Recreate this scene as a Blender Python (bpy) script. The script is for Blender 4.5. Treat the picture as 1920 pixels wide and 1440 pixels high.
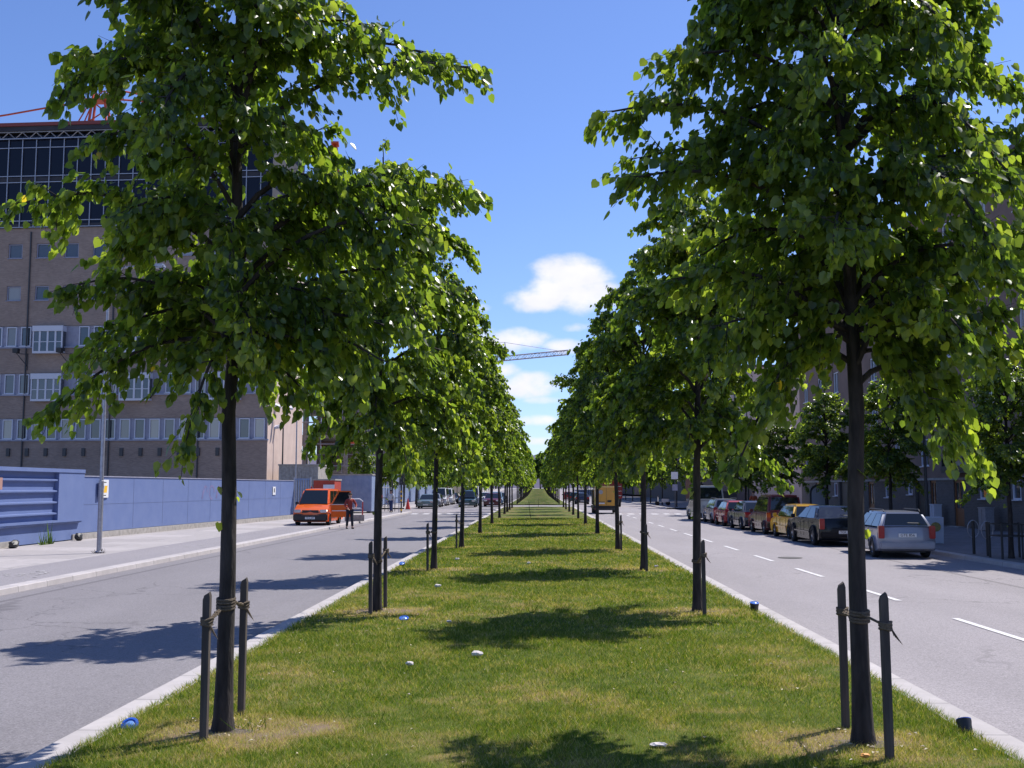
import bpy, bmesh, math, random
import numpy as np
from mathutils import Vector, Matrix
R = math.radians
SC = bpy.context.scene
for o in list(bpy.data.objects): bpy.data.objects.remove(o)
COL = SC.collection

# ------------------------------------------------------------------ camera
F_PX, PX0, PY0 = 2027.0, 960.0, 720.0          # focal length in photo pixels (1920 wide)
CAM_H = 2.0
PITCH, YAW = R(5.467), R(1.385)
cd = bpy.data.cameras.new('camera'); cam = bpy.data.objects.new('camera', cd); COL.objects.link(cam)
cd.sensor_width = 36; cd.lens = F_PX/1920*36; cd.clip_start = .1; cd.clip_end = 6000
cam.location = (0, 0, CAM_H); cam.rotation_euler = (math.pi/2+PITCH, 0, YAW)
SC.camera = cam
SC.render.resolution_x, SC.render.resolution_y = 1024, 768
CROT = Matrix.Rotation(YAW, 3, 'Z') @ Matrix.Rotation(math.pi/2+PITCH, 3, 'X')
def pxdir(px, py): return CROT @ Vector(((px-PX0)/F_PX, (PY0-py)/F_PX, -1))
def uv_of(px, py):
    d = pxdir(px, py); return d.x/d.y, d.z/d.y

# ------------------------------------------------------------------ light
SUN_AZ, SUN_EL = R(50), R(55)                   # azimuth from +Y towards +X
SUN_STR, SKY_STR, EXPOSURE = 4.9, 0.098, 0.28
sl = bpy.data.lights.new('sun', 'SUN'); sl.energy = SUN_STR; sl.angle = R(.53); sl.color = (1, .955, .89)
so = bpy.data.objects.new('sun', sl); COL.objects.link(so)
sdir = Vector((math.cos(SUN_EL)*math.sin(SUN_AZ), math.cos(SUN_EL)*math.cos(SUN_AZ), math.sin(SUN_EL)))
so.rotation_euler = sdir.to_track_quat('Z', 'Y').to_euler(); so.location = (30, 20, 60)
SC.view_settings.view_transform = 'Standard'; SC.view_settings.look = 'None'
SC.view_settings.exposure = EXPOSURE; SC.view_settings.gamma = 1

W = bpy.data.worlds.new('World'); SC.world = W; W.use_nodes = True
def N(nt, typ, **kw):
    n = nt.nodes.new(typ)
    for k, v in kw.items(): setattr(n, k, v)
    return n
def M2(nt, op, a, b=None, c=None, clamp=False):
    n = nt.nodes.new('ShaderNodeMath'); n.operation = op; n.use_clamp = clamp
    for i, v in enumerate((a, b, c)):
        if v is None: continue
        if isinstance(v, (int, float)): n.inputs[i].default_value = v
        else: nt.links.new(v, n.inputs[i])
    return n.outputs[0]
def mixc(nt, fac, a, b, mode='MIX'):
    n = nt.nodes.new('ShaderNodeMix'); n.data_type = 'RGBA'; n.blend_type = mode
    for s, v in ((n.inputs[0], fac), (n.inputs[6], a), (n.inputs[7], b)):
        if isinstance(v, (int, float)): s.default_value = v
        elif isinstance(v, (tuple, list)): s.default_value = (*v[:3], 1)
        else: nt.links.new(v, s)
    return n.outputs[2]
def build_world():
    nt = W.node_tree; nt.nodes.clear(); L = nt.links
    out = N(nt, 'ShaderNodeOutputWorld'); bg = N(nt, 'ShaderNodeBackground')
    sky = N(nt, 'ShaderNodeTexSky'); sky.sky_type = 'NISHITA'; sky.sun_disc = False
    sky.sun_elevation = SUN_EL; sky.sun_rotation = SUN_AZ
    sky.altitude = 50; sky.air_density = .9; sky.dust_density = .3; sky.ozone_density = 4.0
    tc = N(nt, 'ShaderNodeTexCoord'); sp = N(nt, 'ShaderNodeSeparateXYZ'); L.new(tc.outputs['Generated'], sp.inputs[0])
    x, y, z = sp.outputs
    ys = M2(nt, 'MAXIMUM', y, .05)
    u = M2(nt, 'DIVIDE', x, ys); v = M2(nt, 'DIVIDE', z, ys)
    cmb = N(nt, 'ShaderNodeCombineXYZ'); L.new(u, cmb.inputs[0]); L.new(M2(nt, 'MULTIPLY', v, 1.5), cmb.inputs[1])
    n1 = N(nt, 'ShaderNodeTexNoise'); n1.inputs['Scale'].default_value = 30; n1.inputs['Detail'].default_value = 7; n1.inputs['Roughness'].default_value = .55
    L.new(cmb.outputs[0], n1.inputs['Vector'])
    ell = [(1070, 516, 85, 46, 1.3), (1005, 562, 66, 28, 1.2), (1100, 555, 80, 40, 1.3), (1035, 545, 70, 36, 1.3),
           (960, 640, 85, 26, 1.0), (1055, 648, 60, 16, .8), (1090, 615, 38, 11, .6), (905, 630, 40, 22, .7),
           (985, 722, 80, 30, 1.1), (930, 698, 55, 22, .9), (1020, 750, 45, 9, .6), (1005, 788, 50, 12, .85), (905, 580, 20, 10, .5), (1010, 826, 45, 9, .7)]
    dens = None
    for px, py, rx, ry, a in ell:
        cx, cy = uv_of(px, py); rx /= F_PX; ry /= F_PX
        e = M2(nt, 'ADD', M2(nt, 'POWER', M2(nt, 'ABSOLUTE', M2(nt, 'DIVIDE', M2(nt, 'SUBTRACT', u, cx), rx)), 2), M2(nt, 'POWER', M2(nt, 'ABSOLUTE', M2(nt, 'DIVIDE', M2(nt, 'SUBTRACT', v, cy), ry)), 2))
        e = M2(nt, 'MULTIPLY', M2(nt, 'SUBTRACT', 1, e), a)
        dens = e if dens is None else M2(nt, 'MAXIMUM', dens, e)
    dn = M2(nt, 'ADD', dens, M2(nt, 'MULTIPLY', M2(nt, 'SUBTRACT', n1.outputs[0], .5), 2.2))
    m = N(nt, 'ShaderNodeMapRange'); m.interpolation_type = 'SMOOTHSTEP'; m.inputs[1].default_value = -.1; m.inputs[2].default_value = 1.15
    L.new(dn, m.inputs[0])
    mask = M2(nt, 'MULTIPLY', m.outputs[0], M2(nt, 'GREATER_THAN', y, .3))
    n2 = N(nt, 'ShaderNodeTexNoise'); n2.inputs['Scale'].default_value = 17; n2.inputs['Detail'].default_value = 4
    L.new(cmb.outputs[0], n2.inputs['Vector'])
    cc = mixc(nt, n2.outputs[0], (6.3, 6.6, 8.8), (10.2, 9.9, 10))
    skyc = mixc(nt, 1, sky.outputs[0], (1.08, 1.16, 1.50), 'MULTIPLY')
    L.new(mixc(nt, mask, skyc, cc), bg.inputs[0]); bg.inputs[1].default_value = SKY_STR
    L.new(bg.outputs[0], out.inputs[0])
build_world()

# ------------------------------------------------------------------ helpers
def tag(o, label=None, cat=None, group=None, kind=None):
    if label: o['label'] = label
    if cat: o['category'] = cat
    if group: o['group'] = group
    if kind: o['kind'] = kind
    return o
def empty(name, loc=(0, 0, 0), rz=0, label=None, cat=None, group=None, parent=None):
    o = bpy.data.objects.new(name, None); COL.objects.link(o); o.location = loc; o.rotation_euler = (0, 0, rz)
    o.empty_display_size = .2; o.parent = parent
    return tag(o, label, cat, group)
class MB:
    def __init__(s): s.v = []; s.f = []; s.m = []
    def add(s, vs, fs, mi=0):
        b = len(s.v); s.v += [tuple(p) for p in vs]
        for f in fs: s.f.append([b+i for i in f]); s.m.append(mi)
        return s
    def box(s, x0, x1, y0, y1, z0, z1, mi=0):
        return s.add([(x0,y0,z0),(x1,y0,z0),(x1,y1,z0),(x0,y1,z0),(x0,y0,z1),(x1,y0,z1),(x1,y1,z1),(x0,y1,z1)],
              [(0,3,2,1),(4,5,6,7),(0,1,5,4),(1,2,6,5),(2,3,7,6),(3,0,4,7)], mi)
    def cbox(s, c, d, mi=0): return s.box(c[0]-d[0]/2, c[0]+d[0]/2, c[1]-d[1]/2, c[1]+d[1]/2, c[2]-d[2]/2, c[2]+d[2]/2, mi)
    def tube(s, pts, rs, n=6, mi=0, cap=True):
        pts = [Vector(p) for p in pts]; k = len(pts)
        if isinstance(rs, (int, float)): rs = [rs]*k
        rings = []; up0 = None
        for i, p in enumerate(pts):
            t = (pts[min(i+1, k-1)]-pts[max(i-1, 0)]).normalized()
            if up0 is None: up0 = Vector((1, 0, 0)) if abs(t.x) < .8 else Vector((0, 1, 0))
            a = t.cross(up0)
            if a.length < 1e-4: a = t.orthogonal()
            a.normalize(); b = t.cross(a); up0 = a.cross(t)
            rings.append([p+(a*math.cos(2*math.pi*j/n)+b*math.sin(2*math.pi*j/n))*rs[i] for j in range(n)])
        fs = []
        for i in range(k-1):
            for j in range(n):
                q = (j+1) % n; fs.append((i*n+j, i*n+q, (i+1)*n+q, (i+1)*n+j))
        if cap: fs.append(tuple(range(n))[::-1]); fs.append(tuple((k-1)*n+j for j in range(n)))
        return s.add([p for r in rings for p in r], fs, mi)
    def lathe(s, prof, c=(0, 0, 0), n=16, axis='Z', mi=0):
        vs = []; k = len(prof)
        for r, h in prof:
            for j in range(n):
                a = 2*math.pi*j/n
                if axis == 'Z': p = (r*math.cos(a), r*math.sin(a), h)
                elif axis == 'X': p = (h, r*math.cos(a), r*math.sin(a))
                else: p = (r*math.cos(a), h, r*math.sin(a))
                vs.append((p[0]+c[0], p[1]+c[1], p[2]+c[2]))
        fs = [(i*n+j, i*n+(j+1) % n, (i+1)*n+(j+1) % n, (i+1)*n+j) for i in range(k-1) for j in range(n)]
        fs.append(tuple(range(n))[::-1]); fs.append(tuple((k-1)*n+j for j in range(n)))
        return s.add(vs, fs, mi)
    def build(s, name, mats, parent=None, smooth=None, bevel=0, **kw):
        me = bpy.data.meshes.new(name); me.from_pydata(s.v, [], s.f)
        mats = mats if isinstance(mats, (list, tuple)) else [mats]
        for m in mats: me.materials.append(m)
        if len(mats) > 1: me.polygons.foreach_set('material_index', s.m)
        if bevel or smooth is not None:
            bm = bmesh.new(); bm.from_mesh(me); bmesh.ops.recalc_face_normals(bm, faces=bm.faces)
            if bevel:
                es = [e for e in bm.edges if len(e.link_faces) == 2 and e.calc_face_angle(0) > .6]
                bmesh.ops.bevel(bm, geom=es, offset=bevel, segments=2, affect='EDGES', clamp_overlap=True)
            bm.to_mesh(me); bm.free()
        if smooth is not None:
            me.polygons.foreach_set('use_smooth', [True]*len(me.polygons))
            me.set_sharp_from_angle(angle=R(smooth))
        me.update()
        o = bpy.data.objects.new(name, me); COL.objects.link(o); o.parent = parent
        return tag(o, **kw)
CHILD = {}
def copy_tree(o, parent=None):
    c = o.copy(); COL.objects.link(c); c.parent = parent
    for ch in [x for x in CHILD.get(o.name) or o.children]: copy_tree(ch, c)
    return c
def place_copy(proto, loc, rz=None, scale=None, label=None, group=None):
    c = copy_tree(proto); c.location = loc
    if rz is not None: c.rotation_euler = (0, 0, rz)
    if scale: c.scale = (scale,)*3
    if label: c['label'] = label
    if group: c['group'] = group
    return c
def sstep(t): t = max(0, min(1, t)); return t*t*(3-2*t)
def g(y): return 1.3*sstep((y-250)/220)

# ------------------------------------------------------------------ materials
def mat(name, c1, c2=None, rough=.7, metal=0, scale=8, detail=6, bump=0, bscale=None, spec=.5, coat=0, stretch=(1, 1, 1), w=(.35, .65), emit=None):
    m = bpy.data.materials.new(name); m.use_nodes = True; nt = m.node_tree; L = nt.links
    b = nt.nodes['Principled BSDF']
    b.inputs['Roughness'].default_value = rough; b.inputs['Metallic'].default_value = metal
    b.inputs['Specular IOR Level'].default_value = spec; b.inputs['Coat Weight'].default_value = coat; b.inputs['Coat Roughness'].default_value = .06
    b.inputs['Base Color'].default_value = (*c1, 1)
    tc = N(nt, 'ShaderNodeTexCoord'); mp = N(nt, 'ShaderNodeMapping'); mp.inputs['Scale'].default_value = stretch
    L.new(tc.outputs['Object'], mp.inputs[0])
    if c2:
        n = N(nt, 'ShaderNodeTexNoise'); n.inputs['Scale'].default_value = scale; n.inputs['Detail'].default_value = detail
        L.new(mp.outputs[0], n.inputs['Vector'])
        mr = N(nt, 'ShaderNodeMapRange'); mr.inputs[1].default_value = w[0]; mr.inputs[2].default_value = w[1]; L.new(n.outputs[0], mr.inputs[0])
        L.new(mixc(nt, mr.outputs[0], c1, c2), b.inputs['Base Color'])
    if bump:
        n = N(nt, 'ShaderNodeTexNoise'); n.inputs['Scale'].default_value = bscale or scale*3; n.inputs['Detail'].default_value = 4
        L.new(mp.outputs[0], n.inputs['Vector'])
        bp = N(nt, 'ShaderNodeBump'); bp.inputs['Strength'].default_value = bump; bp.inputs['Distance'].default_value = .02
        L.new(n.outputs[0], bp.inputs['Height']); L.new(bp.outputs[0], b.inputs['Normal'])
    if emit: b.inputs['Emission Color'].default_value = (*emit[:3], 1); b.inputs['Emission Strength'].default_value = emit[3]
    return m
def brickmat(name, c1, c2, mortar, bw=.25, bh=.075, ms=.012, rough=.85, stain=.3):
    m = bpy.data.materials.new(name); m.use_nodes = True; nt = m.node_tree; L = nt.links
    b = nt.nodes['Principled BSDF']; b.inputs['Roughness'].default_value = rough
    tc = N(nt, 'ShaderNodeTexCoord'); sp = N(nt, 'ShaderNodeSeparateXYZ'); L.new(tc.outputs['Object'], sp.inputs[0])
    cb = N(nt, 'ShaderNodeCombineXYZ'); L.new(M2(nt, 'ADD', sp.outputs[0], sp.outputs[1]), cb.inputs[0]); L.new(sp.outputs[2], cb.inputs[1])
    br = N(nt, 'ShaderNodeTexBrick'); L.new(cb.outputs[0], br.inputs['Vector'])
    br.inputs['Color1'].default_value = (*c1, 1); br.inputs['Color2'].default_value = (*c2, 1); br.inputs['Mortar'].default_value = (*mortar, 1)
    br.inputs['Scale'].default_value = 1; br.inputs['Brick Width'].default_value = bw; br.inputs['Row Height'].default_value = bh; br.inputs['Mortar Size'].default_value = ms
    n = N(nt, 'ShaderNodeTexNoise'); n.inputs['Scale'].default_value = .55; n.inputs['Detail'].default_value = 7; n.inputs['Roughness'].default_value = .65
    L.new(cb.outputs[0], n.inputs['Vector'])
    k = M2(nt, 'ADD', M2(nt, 'MULTIPLY', n.outputs[0], stain*2), 1-stain)
    vm = N(nt, 'ShaderNodeVectorMath', operation='SCALE'); L.new(br.outputs[0], vm.inputs[0]); L.new(k, vm.inputs['Scale'])
    L.new(vm.outputs[0], b.inputs['Base Color'])
    bp = N(nt, 'ShaderNodeBump'); bp.inputs['Strength'].default_value = .4; bp.inputs['Distance'].default_value = .01
    L.new(br.outputs['Fac'], bp.inputs['Height']); bp.invert = True; L.new(bp.outputs[0], b.inputs['Normal'])
    return m
def asphalt(name, base, var, seams=True, speck=.5):
    m = bpy.data.materials.new(name); m.use_nodes = True; nt = m.node_tree; L = nt.links
    b = nt.nodes['Principled BSDF']; b.inputs['Roughness'].default_value = .82; b.inputs['Specular IOR Level'].default_value = .35
    tc = N(nt, 'ShaderNodeTexCoord')
    mp = N(nt, 'ShaderNodeMapping'); mp.inputs['Scale'].default_value = (1, .22, 1); L.new(tc.outputs['Object'], mp.inputs[0])
    n = N(nt, 'ShaderNodeTexNoise'); n.inputs['Scale'].default_value = .55; n.inputs['Detail'].default_value = 7; n.inputs['Roughness'].default_value = .6; L.new(mp.outputs[0], n.inputs['Vector'])
    f = N(nt, 'ShaderNodeTexNoise'); f.inputs['Scale'].default_value = 55; f.inputs['Detail'].default_value = 3; f.inputs['Roughness'].default_value = .8; L.new(tc.outputs['Object'], f.inputs['Vector'])
    v = N(nt, 'ShaderNodeTexVoronoi'); v.inputs['Scale'].default_value = 70; L.new(tc.outputs['Object'], v.inputs['Vector'])
    col = mixc(nt, n.outputs[0], [c*(1-var) for c in base], [c*(1+var) for c in base])
    vr = N(nt, 'ShaderNodeMapRange'); vr.inputs[1].default_value = .3; vr.inputs[2].default_value = .72; vr.inputs[3].default_value = 1-speck; vr.inputs[4].default_value = 1+speck; L.new(f.outputs[0], vr.inputs[0])
    vm = N(nt, 'ShaderNodeVectorMath', operation='SCALE'); L.new(col, vm.inputs[0]); L.new(vr.outputs[0], vm.inputs['Scale'])
    colr = vm.outputs[0]
    sp = N(nt, 'ShaderNodeVectorMath', operation='SCALE'); L.new(colr, sp.inputs[0])
    sr = N(nt, 'ShaderNodeSeparateColor'); L.new(v.outputs['Color'], sr.inputs[0])
    L.new(M2(nt, 'ADD', .82, M2(nt, 'MULTIPLY', sr.outputs[0], .36)), sp.inputs['Scale']); colr = sp.outputs[0]
    if seams:
        ck = N(nt, 'ShaderNodeTexVoronoi'); ck.feature = 'DISTANCE_TO_EDGE'; ck.inputs['Scale'].default_value = .33
        dn = N(nt, 'ShaderNodeTexNoise'); dn.inputs['Scale'].default_value = 1.6; dn.inputs['Detail'].default_value = 8; L.new(tc.outputs['Object'], dn.inputs['Vector'])
        va = N(nt, 'ShaderNodeVectorMath', operation='MULTIPLY_ADD'); L.new(dn.outputs['Color'], va.inputs[0]); va.inputs[1].default_value = (1.3, 1.3, 0); L.new(tc.outputs['Object'], va.inputs[2]); L.new(va.outputs[0], ck.inputs['Vector'])
        cm = N(nt, 'ShaderNodeMapRange'); cm.inputs[1].default_value = .003; cm.inputs[2].default_value = .010; cm.inputs[3].default_value = 1; cm.inputs[4].default_value = 0; L.new(ck.outputs['Distance'], cm.inputs[0])
        ms = N(nt, 'ShaderNodeTexNoise'); ms.inputs['Scale'].default_value = .16; ms.inputs['Detail'].default_value = 2; L.new(tc.outputs['Object'], ms.inputs['Vector'])
        mk = N(nt, 'ShaderNodeMapRange'); mk.inputs[1].default_value = .5; mk.inputs[2].default_value = .58; L.new(ms.outputs[0], mk.inputs[0])
        colr = mixc(nt, M2(nt, 'MULTIPLY', M2(nt, 'MULTIPLY', cm.outputs[0], mk.outputs[0]), .55), colr, [c*.4 for c in base])
        bl = N(nt, 'ShaderNodeTexNoise'); bl.inputs['Scale'].default_value = 1.1; bl.inputs['Detail'].default_value = 9; bl.inputs['Roughness'].default_value = .7; L.new(tc.outputs['Object'], bl.inputs['Vector'])
        bm_ = N(nt, 'ShaderNodeMapRange'); bm_.inputs[1].default_value = .60; bm_.inputs[2].default_value = .75; L.new(bl.outputs[0], bm_.inputs[0])
        colr = mixc(nt, M2(nt, 'MULTIPLY', bm_.outputs[0], .45), colr, [c*.55 for c in base])
    if seams:   # tar seams wandering along the road
        wv = N(nt, 'ShaderNodeTexWave'); wv.wave_type = 'BANDS'; wv.bands_direction = 'X'; wv.inputs['Scale'].default_value = .047; wv.inputs['Distortion'].default_value = 1.3; wv.inputs['Detail'].default_value = 3; wv.inputs['Detail Scale'].default_value = .35
        L.new(mp.outputs[0], wv.inputs['Vector'])
        s = N(nt, 'ShaderNodeMapRange'); s.inputs[1].default_value = .9985; s.inputs[2].default_value = .9995; L.new(wv.outputs[0], s.inputs[0])
        colr = mixc(nt, M2(nt, 'MULTIPLY', s.outputs[0], .5), colr, [c*.35 for c in base])
    L.new(colr, b.inputs['Base Color'])
    bp = N(nt, 'ShaderNodeBump'); bp.inputs['Strength'].default_value = .35; bp.inputs['Distance'].default_value = .006; L.new(f.outputs[0], bp.inputs['Height']); L.new(bp.outputs[0], b.inputs['Normal'])
    return m
def slabmat(name, c, joint, bw, bh, off=.5, ms=.01, var=.12, rot=0, nbw=.0):
    m = bpy.data.materials.new(name); m.use_nodes = True; nt = m.node_tree; L = nt.links
    b = nt.nodes['Principled BSDF']; b.inputs['Roughness'].default_value = .85
    tc = N(nt, 'ShaderNodeTexCoord'); mp = N(nt, 'ShaderNodeMapping'); mp.inputs['Rotation'].default_value = (0, 0, rot); L.new(tc.outputs['Object'], mp.inputs[0])
    br = N(nt, 'ShaderNodeTexBrick'); br.offset = off; L.new(mp.outputs[0], br.inputs['Vector'])
    br.inputs['Color1'].default_value = (*[x*(1-var) for x in c], 1); br.inputs['Color2'].default_value = (*[x*(1+var) for x in c], 1); br.inputs['Mortar'].default_value = (*joint, 1)
    br.inputs['Scale'].default_value = 1; br.inputs['Brick Width'].default_value = bw; br.inputs['Row Height'].default_value = bh; br.inputs['Mortar Size'].default_value = ms
    n = N(nt, 'ShaderNodeTexNoise'); n.inputs['Scale'].default_value = 3; n.inputs['Detail'].default_value = 9; n.inputs['Roughness'].default_value = .7; L.new(tc.outputs['Object'], n.inputs['Vector'])
    vm = N(nt, 'ShaderNodeVectorMath', operation='SCALE'); L.new(br.outputs[0], vm.inputs[0]); L.new(M2(nt, 'ADD', .7, M2(nt, 'MULTIPLY', n.outputs[0], .6)), vm.inputs['Scale'])
    L.new(vm.outputs[0], b.inputs['Base Color']); return m
def attrmat(name, stops, rough=.6, trans=None, spec=.5, attr='tint'):
    m = bpy.data.materials.new(name); m.use_nodes = True; nt = m.node_tree; L = nt.links
    b = nt.nodes['Principled BSDF']; b.inputs['Roughness'].default_value = rough; b.inputs['Specular IOR Level'].default_value = spec
    at = N(nt, 'ShaderNodeAttribute'); at.attribute_name = attr
    cr = N(nt, 'ShaderNodeValToRGB'); L.new(at.outputs['Fac'], cr.inputs[0])
    el = cr.color_ramp.elements
    for i, (p, c) in enumerate(stops):
        e = el[i] if i < 2 else el.new(p)
        e.position = p; e.color = (*c, 1)
    L.new(cr.outputs[0], b.inputs['Base Color'])
    if trans:
        t = N(nt, 'ShaderNodeBsdfTranslucent'); mx = N(nt, 'ShaderNodeMixShader'); mx.inputs[0].default_value = trans[1]
        L.new(mixc(nt, 1, cr.outputs[0], trans[0], 'MULTIPLY'), t.inputs[0])
        L.new(b.outputs[0], mx.inputs[1]); L.new(t.outputs[0], mx.inputs[2])
        L.new(mx.outputs[0], nt.nodes['Material Output'].inputs[0])
    return m
MT = {}
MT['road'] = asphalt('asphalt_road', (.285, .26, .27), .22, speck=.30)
MT['pavement'] = asphalt('asphalt_pavement', (.27, .25, .262), .16, seams=False, speck=.22)
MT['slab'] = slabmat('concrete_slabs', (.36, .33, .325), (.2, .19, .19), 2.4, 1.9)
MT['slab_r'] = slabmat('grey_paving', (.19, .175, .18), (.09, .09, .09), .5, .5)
MT['kerb'] = slabmat('granite_kerb', (.44, .405, .40), (.16, .15, .15), 1.3, 9, 0, .009, .08, rot=R(90))
MT['white_paint'] = mat('road_paint', (.75, .73, .73), (.5, .48, .5), rough=.7, scale=9, w=(.3, .75))
MT['ground'] = mat('dusty_ground', (.28, .25, .22), (.2, .19, .16), rough=.95, scale=.3)
MT['leaf'] = attrmat('lime_leaf', [(0, (.028, .054, .014)), (.45, (.062, .104, .024)), (.93, (.14, .185, .040)), (1, (.26, .22, .03))], rough=.29, trans=((4.7, 4.2, 1.4), .56), spec=.65)
MT['leaf_far'] = attrmat('lime_leaf_far', [(0, (.034, .062, .015)), (.5, (.068, .112, .025)), (.95, (.135, .18, .040)), (1, (.16, .15, .02))], rough=.34, trans=((4.6, 4.2, 1.4), .56), spec=.6)
MT['bark'] = mat('dark_bark', (.015, .012, .012), (.050, .040, .037), rough=.9, scale=14, bump=.9, bscale=30, stretch=(1, 1, .25))
MT['stake'] = mat('weathered_stake', (.05, .04, .036), (.10, .08, .07), rough=.85, scale=20, bump=.3, stretch=(1, 1, .08))
MT['rope'] = mat('coir_rope', (.13, .10, .075), (.22, .17, .12), rough=.95, scale=90, bump=.8)
MT['grass_base'] = attrmat('turf_base', [(0, (.030, .052, .006)), (.45, (.09, .115, .015)), (.8, (.24, .165, .075)), (1, (.20, .145, .10))], rough=.9, spec=.2)
MT['grass'] = attrmat('grass_blade', [(0, (.045, .095, .006)), (.45, (.155, .24, .018)), (.8, (.36, .29, .085)), (1, (.52, .46, .24))], rough=.7, trans=((1.8, 1.8, .7), .35), spec=.15)
MT['glass'] = mat('window_glass', (.03, .04, .055), (.08, .085, .09), rough=.06, scale=.5, spec=.9)
MT['car_glass'] = mat('car_glass', (.012, .016, .02), rough=.04, spec=.8)
MT['black'] = mat('black_plastic', (.02, .02, .022), rough=.5)
MT['tyre'] = mat('tyre_rubber', (.018, .018, .019), rough=.85)
MT['rim'] = mat('alloy_rim', (.42, .42, .45), rough=.3, metal=.8)
MT['chrome'] = mat('chrome', (.7, .7, .72), rough=.15, metal=1)
MT['white'] = mat('white_plastic', (.75, .75, .75), rough=.5)
MT['red_light'] = mat('tail_lamp', (.33, .015, .012), rough=.15, coat=.6)
MT['lamp_glass'] = mat('headlamp_glass', (.55, .57, .6), rough=.1, coat=.8, metal=.4)
MT['orange_light'] = mat('orange_lens', (.8, .25, .02), rough=.2)
MT['blue_wall'] = mat('blue_paint', (.115, .165, .345), (.14, .19, .37), rough=.75, scale=1.6, detail=9, bump=.1, bscale=30, w=(.3, .7))
MT['blue_dull'] = mat('blue_sheet', (.19, .25, .40), (.25, .31, .46), rough=.6, scale=2)
MT['concrete'] = mat('concrete', (.40, .37, .34), (.28, .26, .24), rough=.9, scale=5, bump=.2)
MT['brick'] = brickmat('grey_brick', (.36, .265, .215), (.27, .195, .16), (.30, .235, .20), stain=.34)
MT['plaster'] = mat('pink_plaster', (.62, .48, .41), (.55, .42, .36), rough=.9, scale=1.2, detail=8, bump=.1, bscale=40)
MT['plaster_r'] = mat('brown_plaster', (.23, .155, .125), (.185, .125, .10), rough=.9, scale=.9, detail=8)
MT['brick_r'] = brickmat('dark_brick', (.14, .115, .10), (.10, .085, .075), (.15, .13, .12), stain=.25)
MT['frame_l'] = mat('grey_white_frame', (.34, .34, .42), (.28, .28, .36), rough=.6, scale=4)
MT['frame_w'] = mat('white_frame', (.62, .62, .68), rough=.5)
MT['blue_frame'] = mat('blue_grey_cladding', (.10, .13, .24), (.09, .12, .22), rough=.5, scale=3)
MT['steel'] = mat('galvanised_steel', (.42, .42, .46), (.34, .34, .38), rough=.45, metal=.6, scale=12)
MT['darkgrey'] = mat('dark_grey_metal', (.05, .05, .055), rough=.5)
MT['roof'] = mat('roof_felt', (.08, .075, .075), (.12, .11, .11), rough=.9, scale=2)
MT['crane_red'] = mat('crane_orange', (.62, .10, .03), (.5, .07, .025), rough=.5, scale=3)
MT['cabin_red'] = mat('cabin_red', (.42, .05, .025), (.36, .04, .02), rough=.6, scale=3)
MT['crane_white'] = mat('crane_white', (.42, .40, .43), rough=.6)
MT['interior'] = mat('dark_interior', (.03, .03, .038), (.05, .05, .06), rough=.9, scale=1)
MT['wood'] = mat('varnished_wood', (.30, .12, .045), (.22, .085, .03), rough=.4, scale=6, stretch=(1, 1, .15))
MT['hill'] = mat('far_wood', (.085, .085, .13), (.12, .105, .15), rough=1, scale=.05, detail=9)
MT['skin'] = mat('skin', (.50, .30, .22), rough=.55)
MT['red'] = mat('red_paint', (.55, .04, .03), (.48, .035, .025), rough=.45, scale=3)
MT['soil'] = mat('grey_soil', (.19, .15, .13), (.09, .07, .06), rough=.95, scale=16, bump=.5)
def vary_glass(m, c, frac):
    nt = m.node_tree; b = nt.nodes['Principled BSDF']; oi = N(nt, 'ShaderNodeObjectInfo')
    src = b.inputs['Base Color'].links[0].from_socket
    mr = N(nt, 'ShaderNodeMapRange'); mr.inputs[1].default_value = 1-frac; mr.inputs[2].default_value = 1; nt.links.new(oi.outputs['Random'], mr.inputs[0])
    nt.links.new(mixc(nt, mr.outputs[0], src, c), b.inputs['Base Color'])
vary_glass(MT['glass'], (.42, .38, .33), .55)
def paint(name, c, metal=0, rough=.3): return mat(name, c, [x*.92 for x in c], rough=rough, metal=metal, coat=.75, scale=2, spec=.35)

# ------------------------------------------------------------------ ground, roads, kerbs
YS = [-12, -6, 0, 4, 8, 12, 18, 25, 35, 50, 70, 91]
YFAR = [91, 107, 112.5, 127, 150, 180, 210, 240, 255, 270, 285, 300, 315, 330, 345, 360, 380, 400, 420, 440, 460, 480, 520, 600, 700]
def strip(name, xz, ys, m, parent=None, follow=True, **kw):
    mb = MB(); n = len(xz); vs = []
    for y in ys:
        for x, z in xz: vs.append((x, y, z+(g(y) if follow else 0)))
    fs = [(i*n+j, i*n+j+1, (i+1)*n+j+1, (i+1)*n+j) for i in range(len(ys)-1) for j in range(n-1)]
    mb.add(vs, fs); return mb.build(name, m, parent, **kw)
GY = [-60, -20]+YS[1:]+YFAR[1:]+[900, 1400, 3200]
strip('ground', [(-1500, -.18), (-300, -.18), (0, -.18), (300, -.18), (1500, -.18)], GY, MT['ground'], kind='structure', label='bare dusty ground spreading behind the streets and blocks')
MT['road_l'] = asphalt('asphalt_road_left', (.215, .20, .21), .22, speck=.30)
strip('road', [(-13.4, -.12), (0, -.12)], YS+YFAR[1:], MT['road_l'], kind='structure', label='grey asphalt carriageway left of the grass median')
strip('road', [(0, -.12), (13.4, -.12)], YS+YFAR[1:], MT['road'], kind='structure', label='paler asphalt carriageway right of the grass median')
strip('side_street', [(-150, -.116), (150, -.116)], [92, 106], MT['road'], kind='structure', label='asphalt side street crossing at the traffic lights')
KZ = 0.0
def kerb(name, xa, xb, ys, label):
    # xa = roadside edge
    s = 1 if xb > xa else -1
    return strip(name, [(xa, -.13), (xa+s*.012, KZ-.012), (xa+s*.03, KZ), (xb, KZ)][::s], ys, MT['kerb'], kind='structure', label=label)
kerb('median_kerb', -3.85, -3.48, YS+[112], 'pale granite kerb along the left edge of the grass median')
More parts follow.
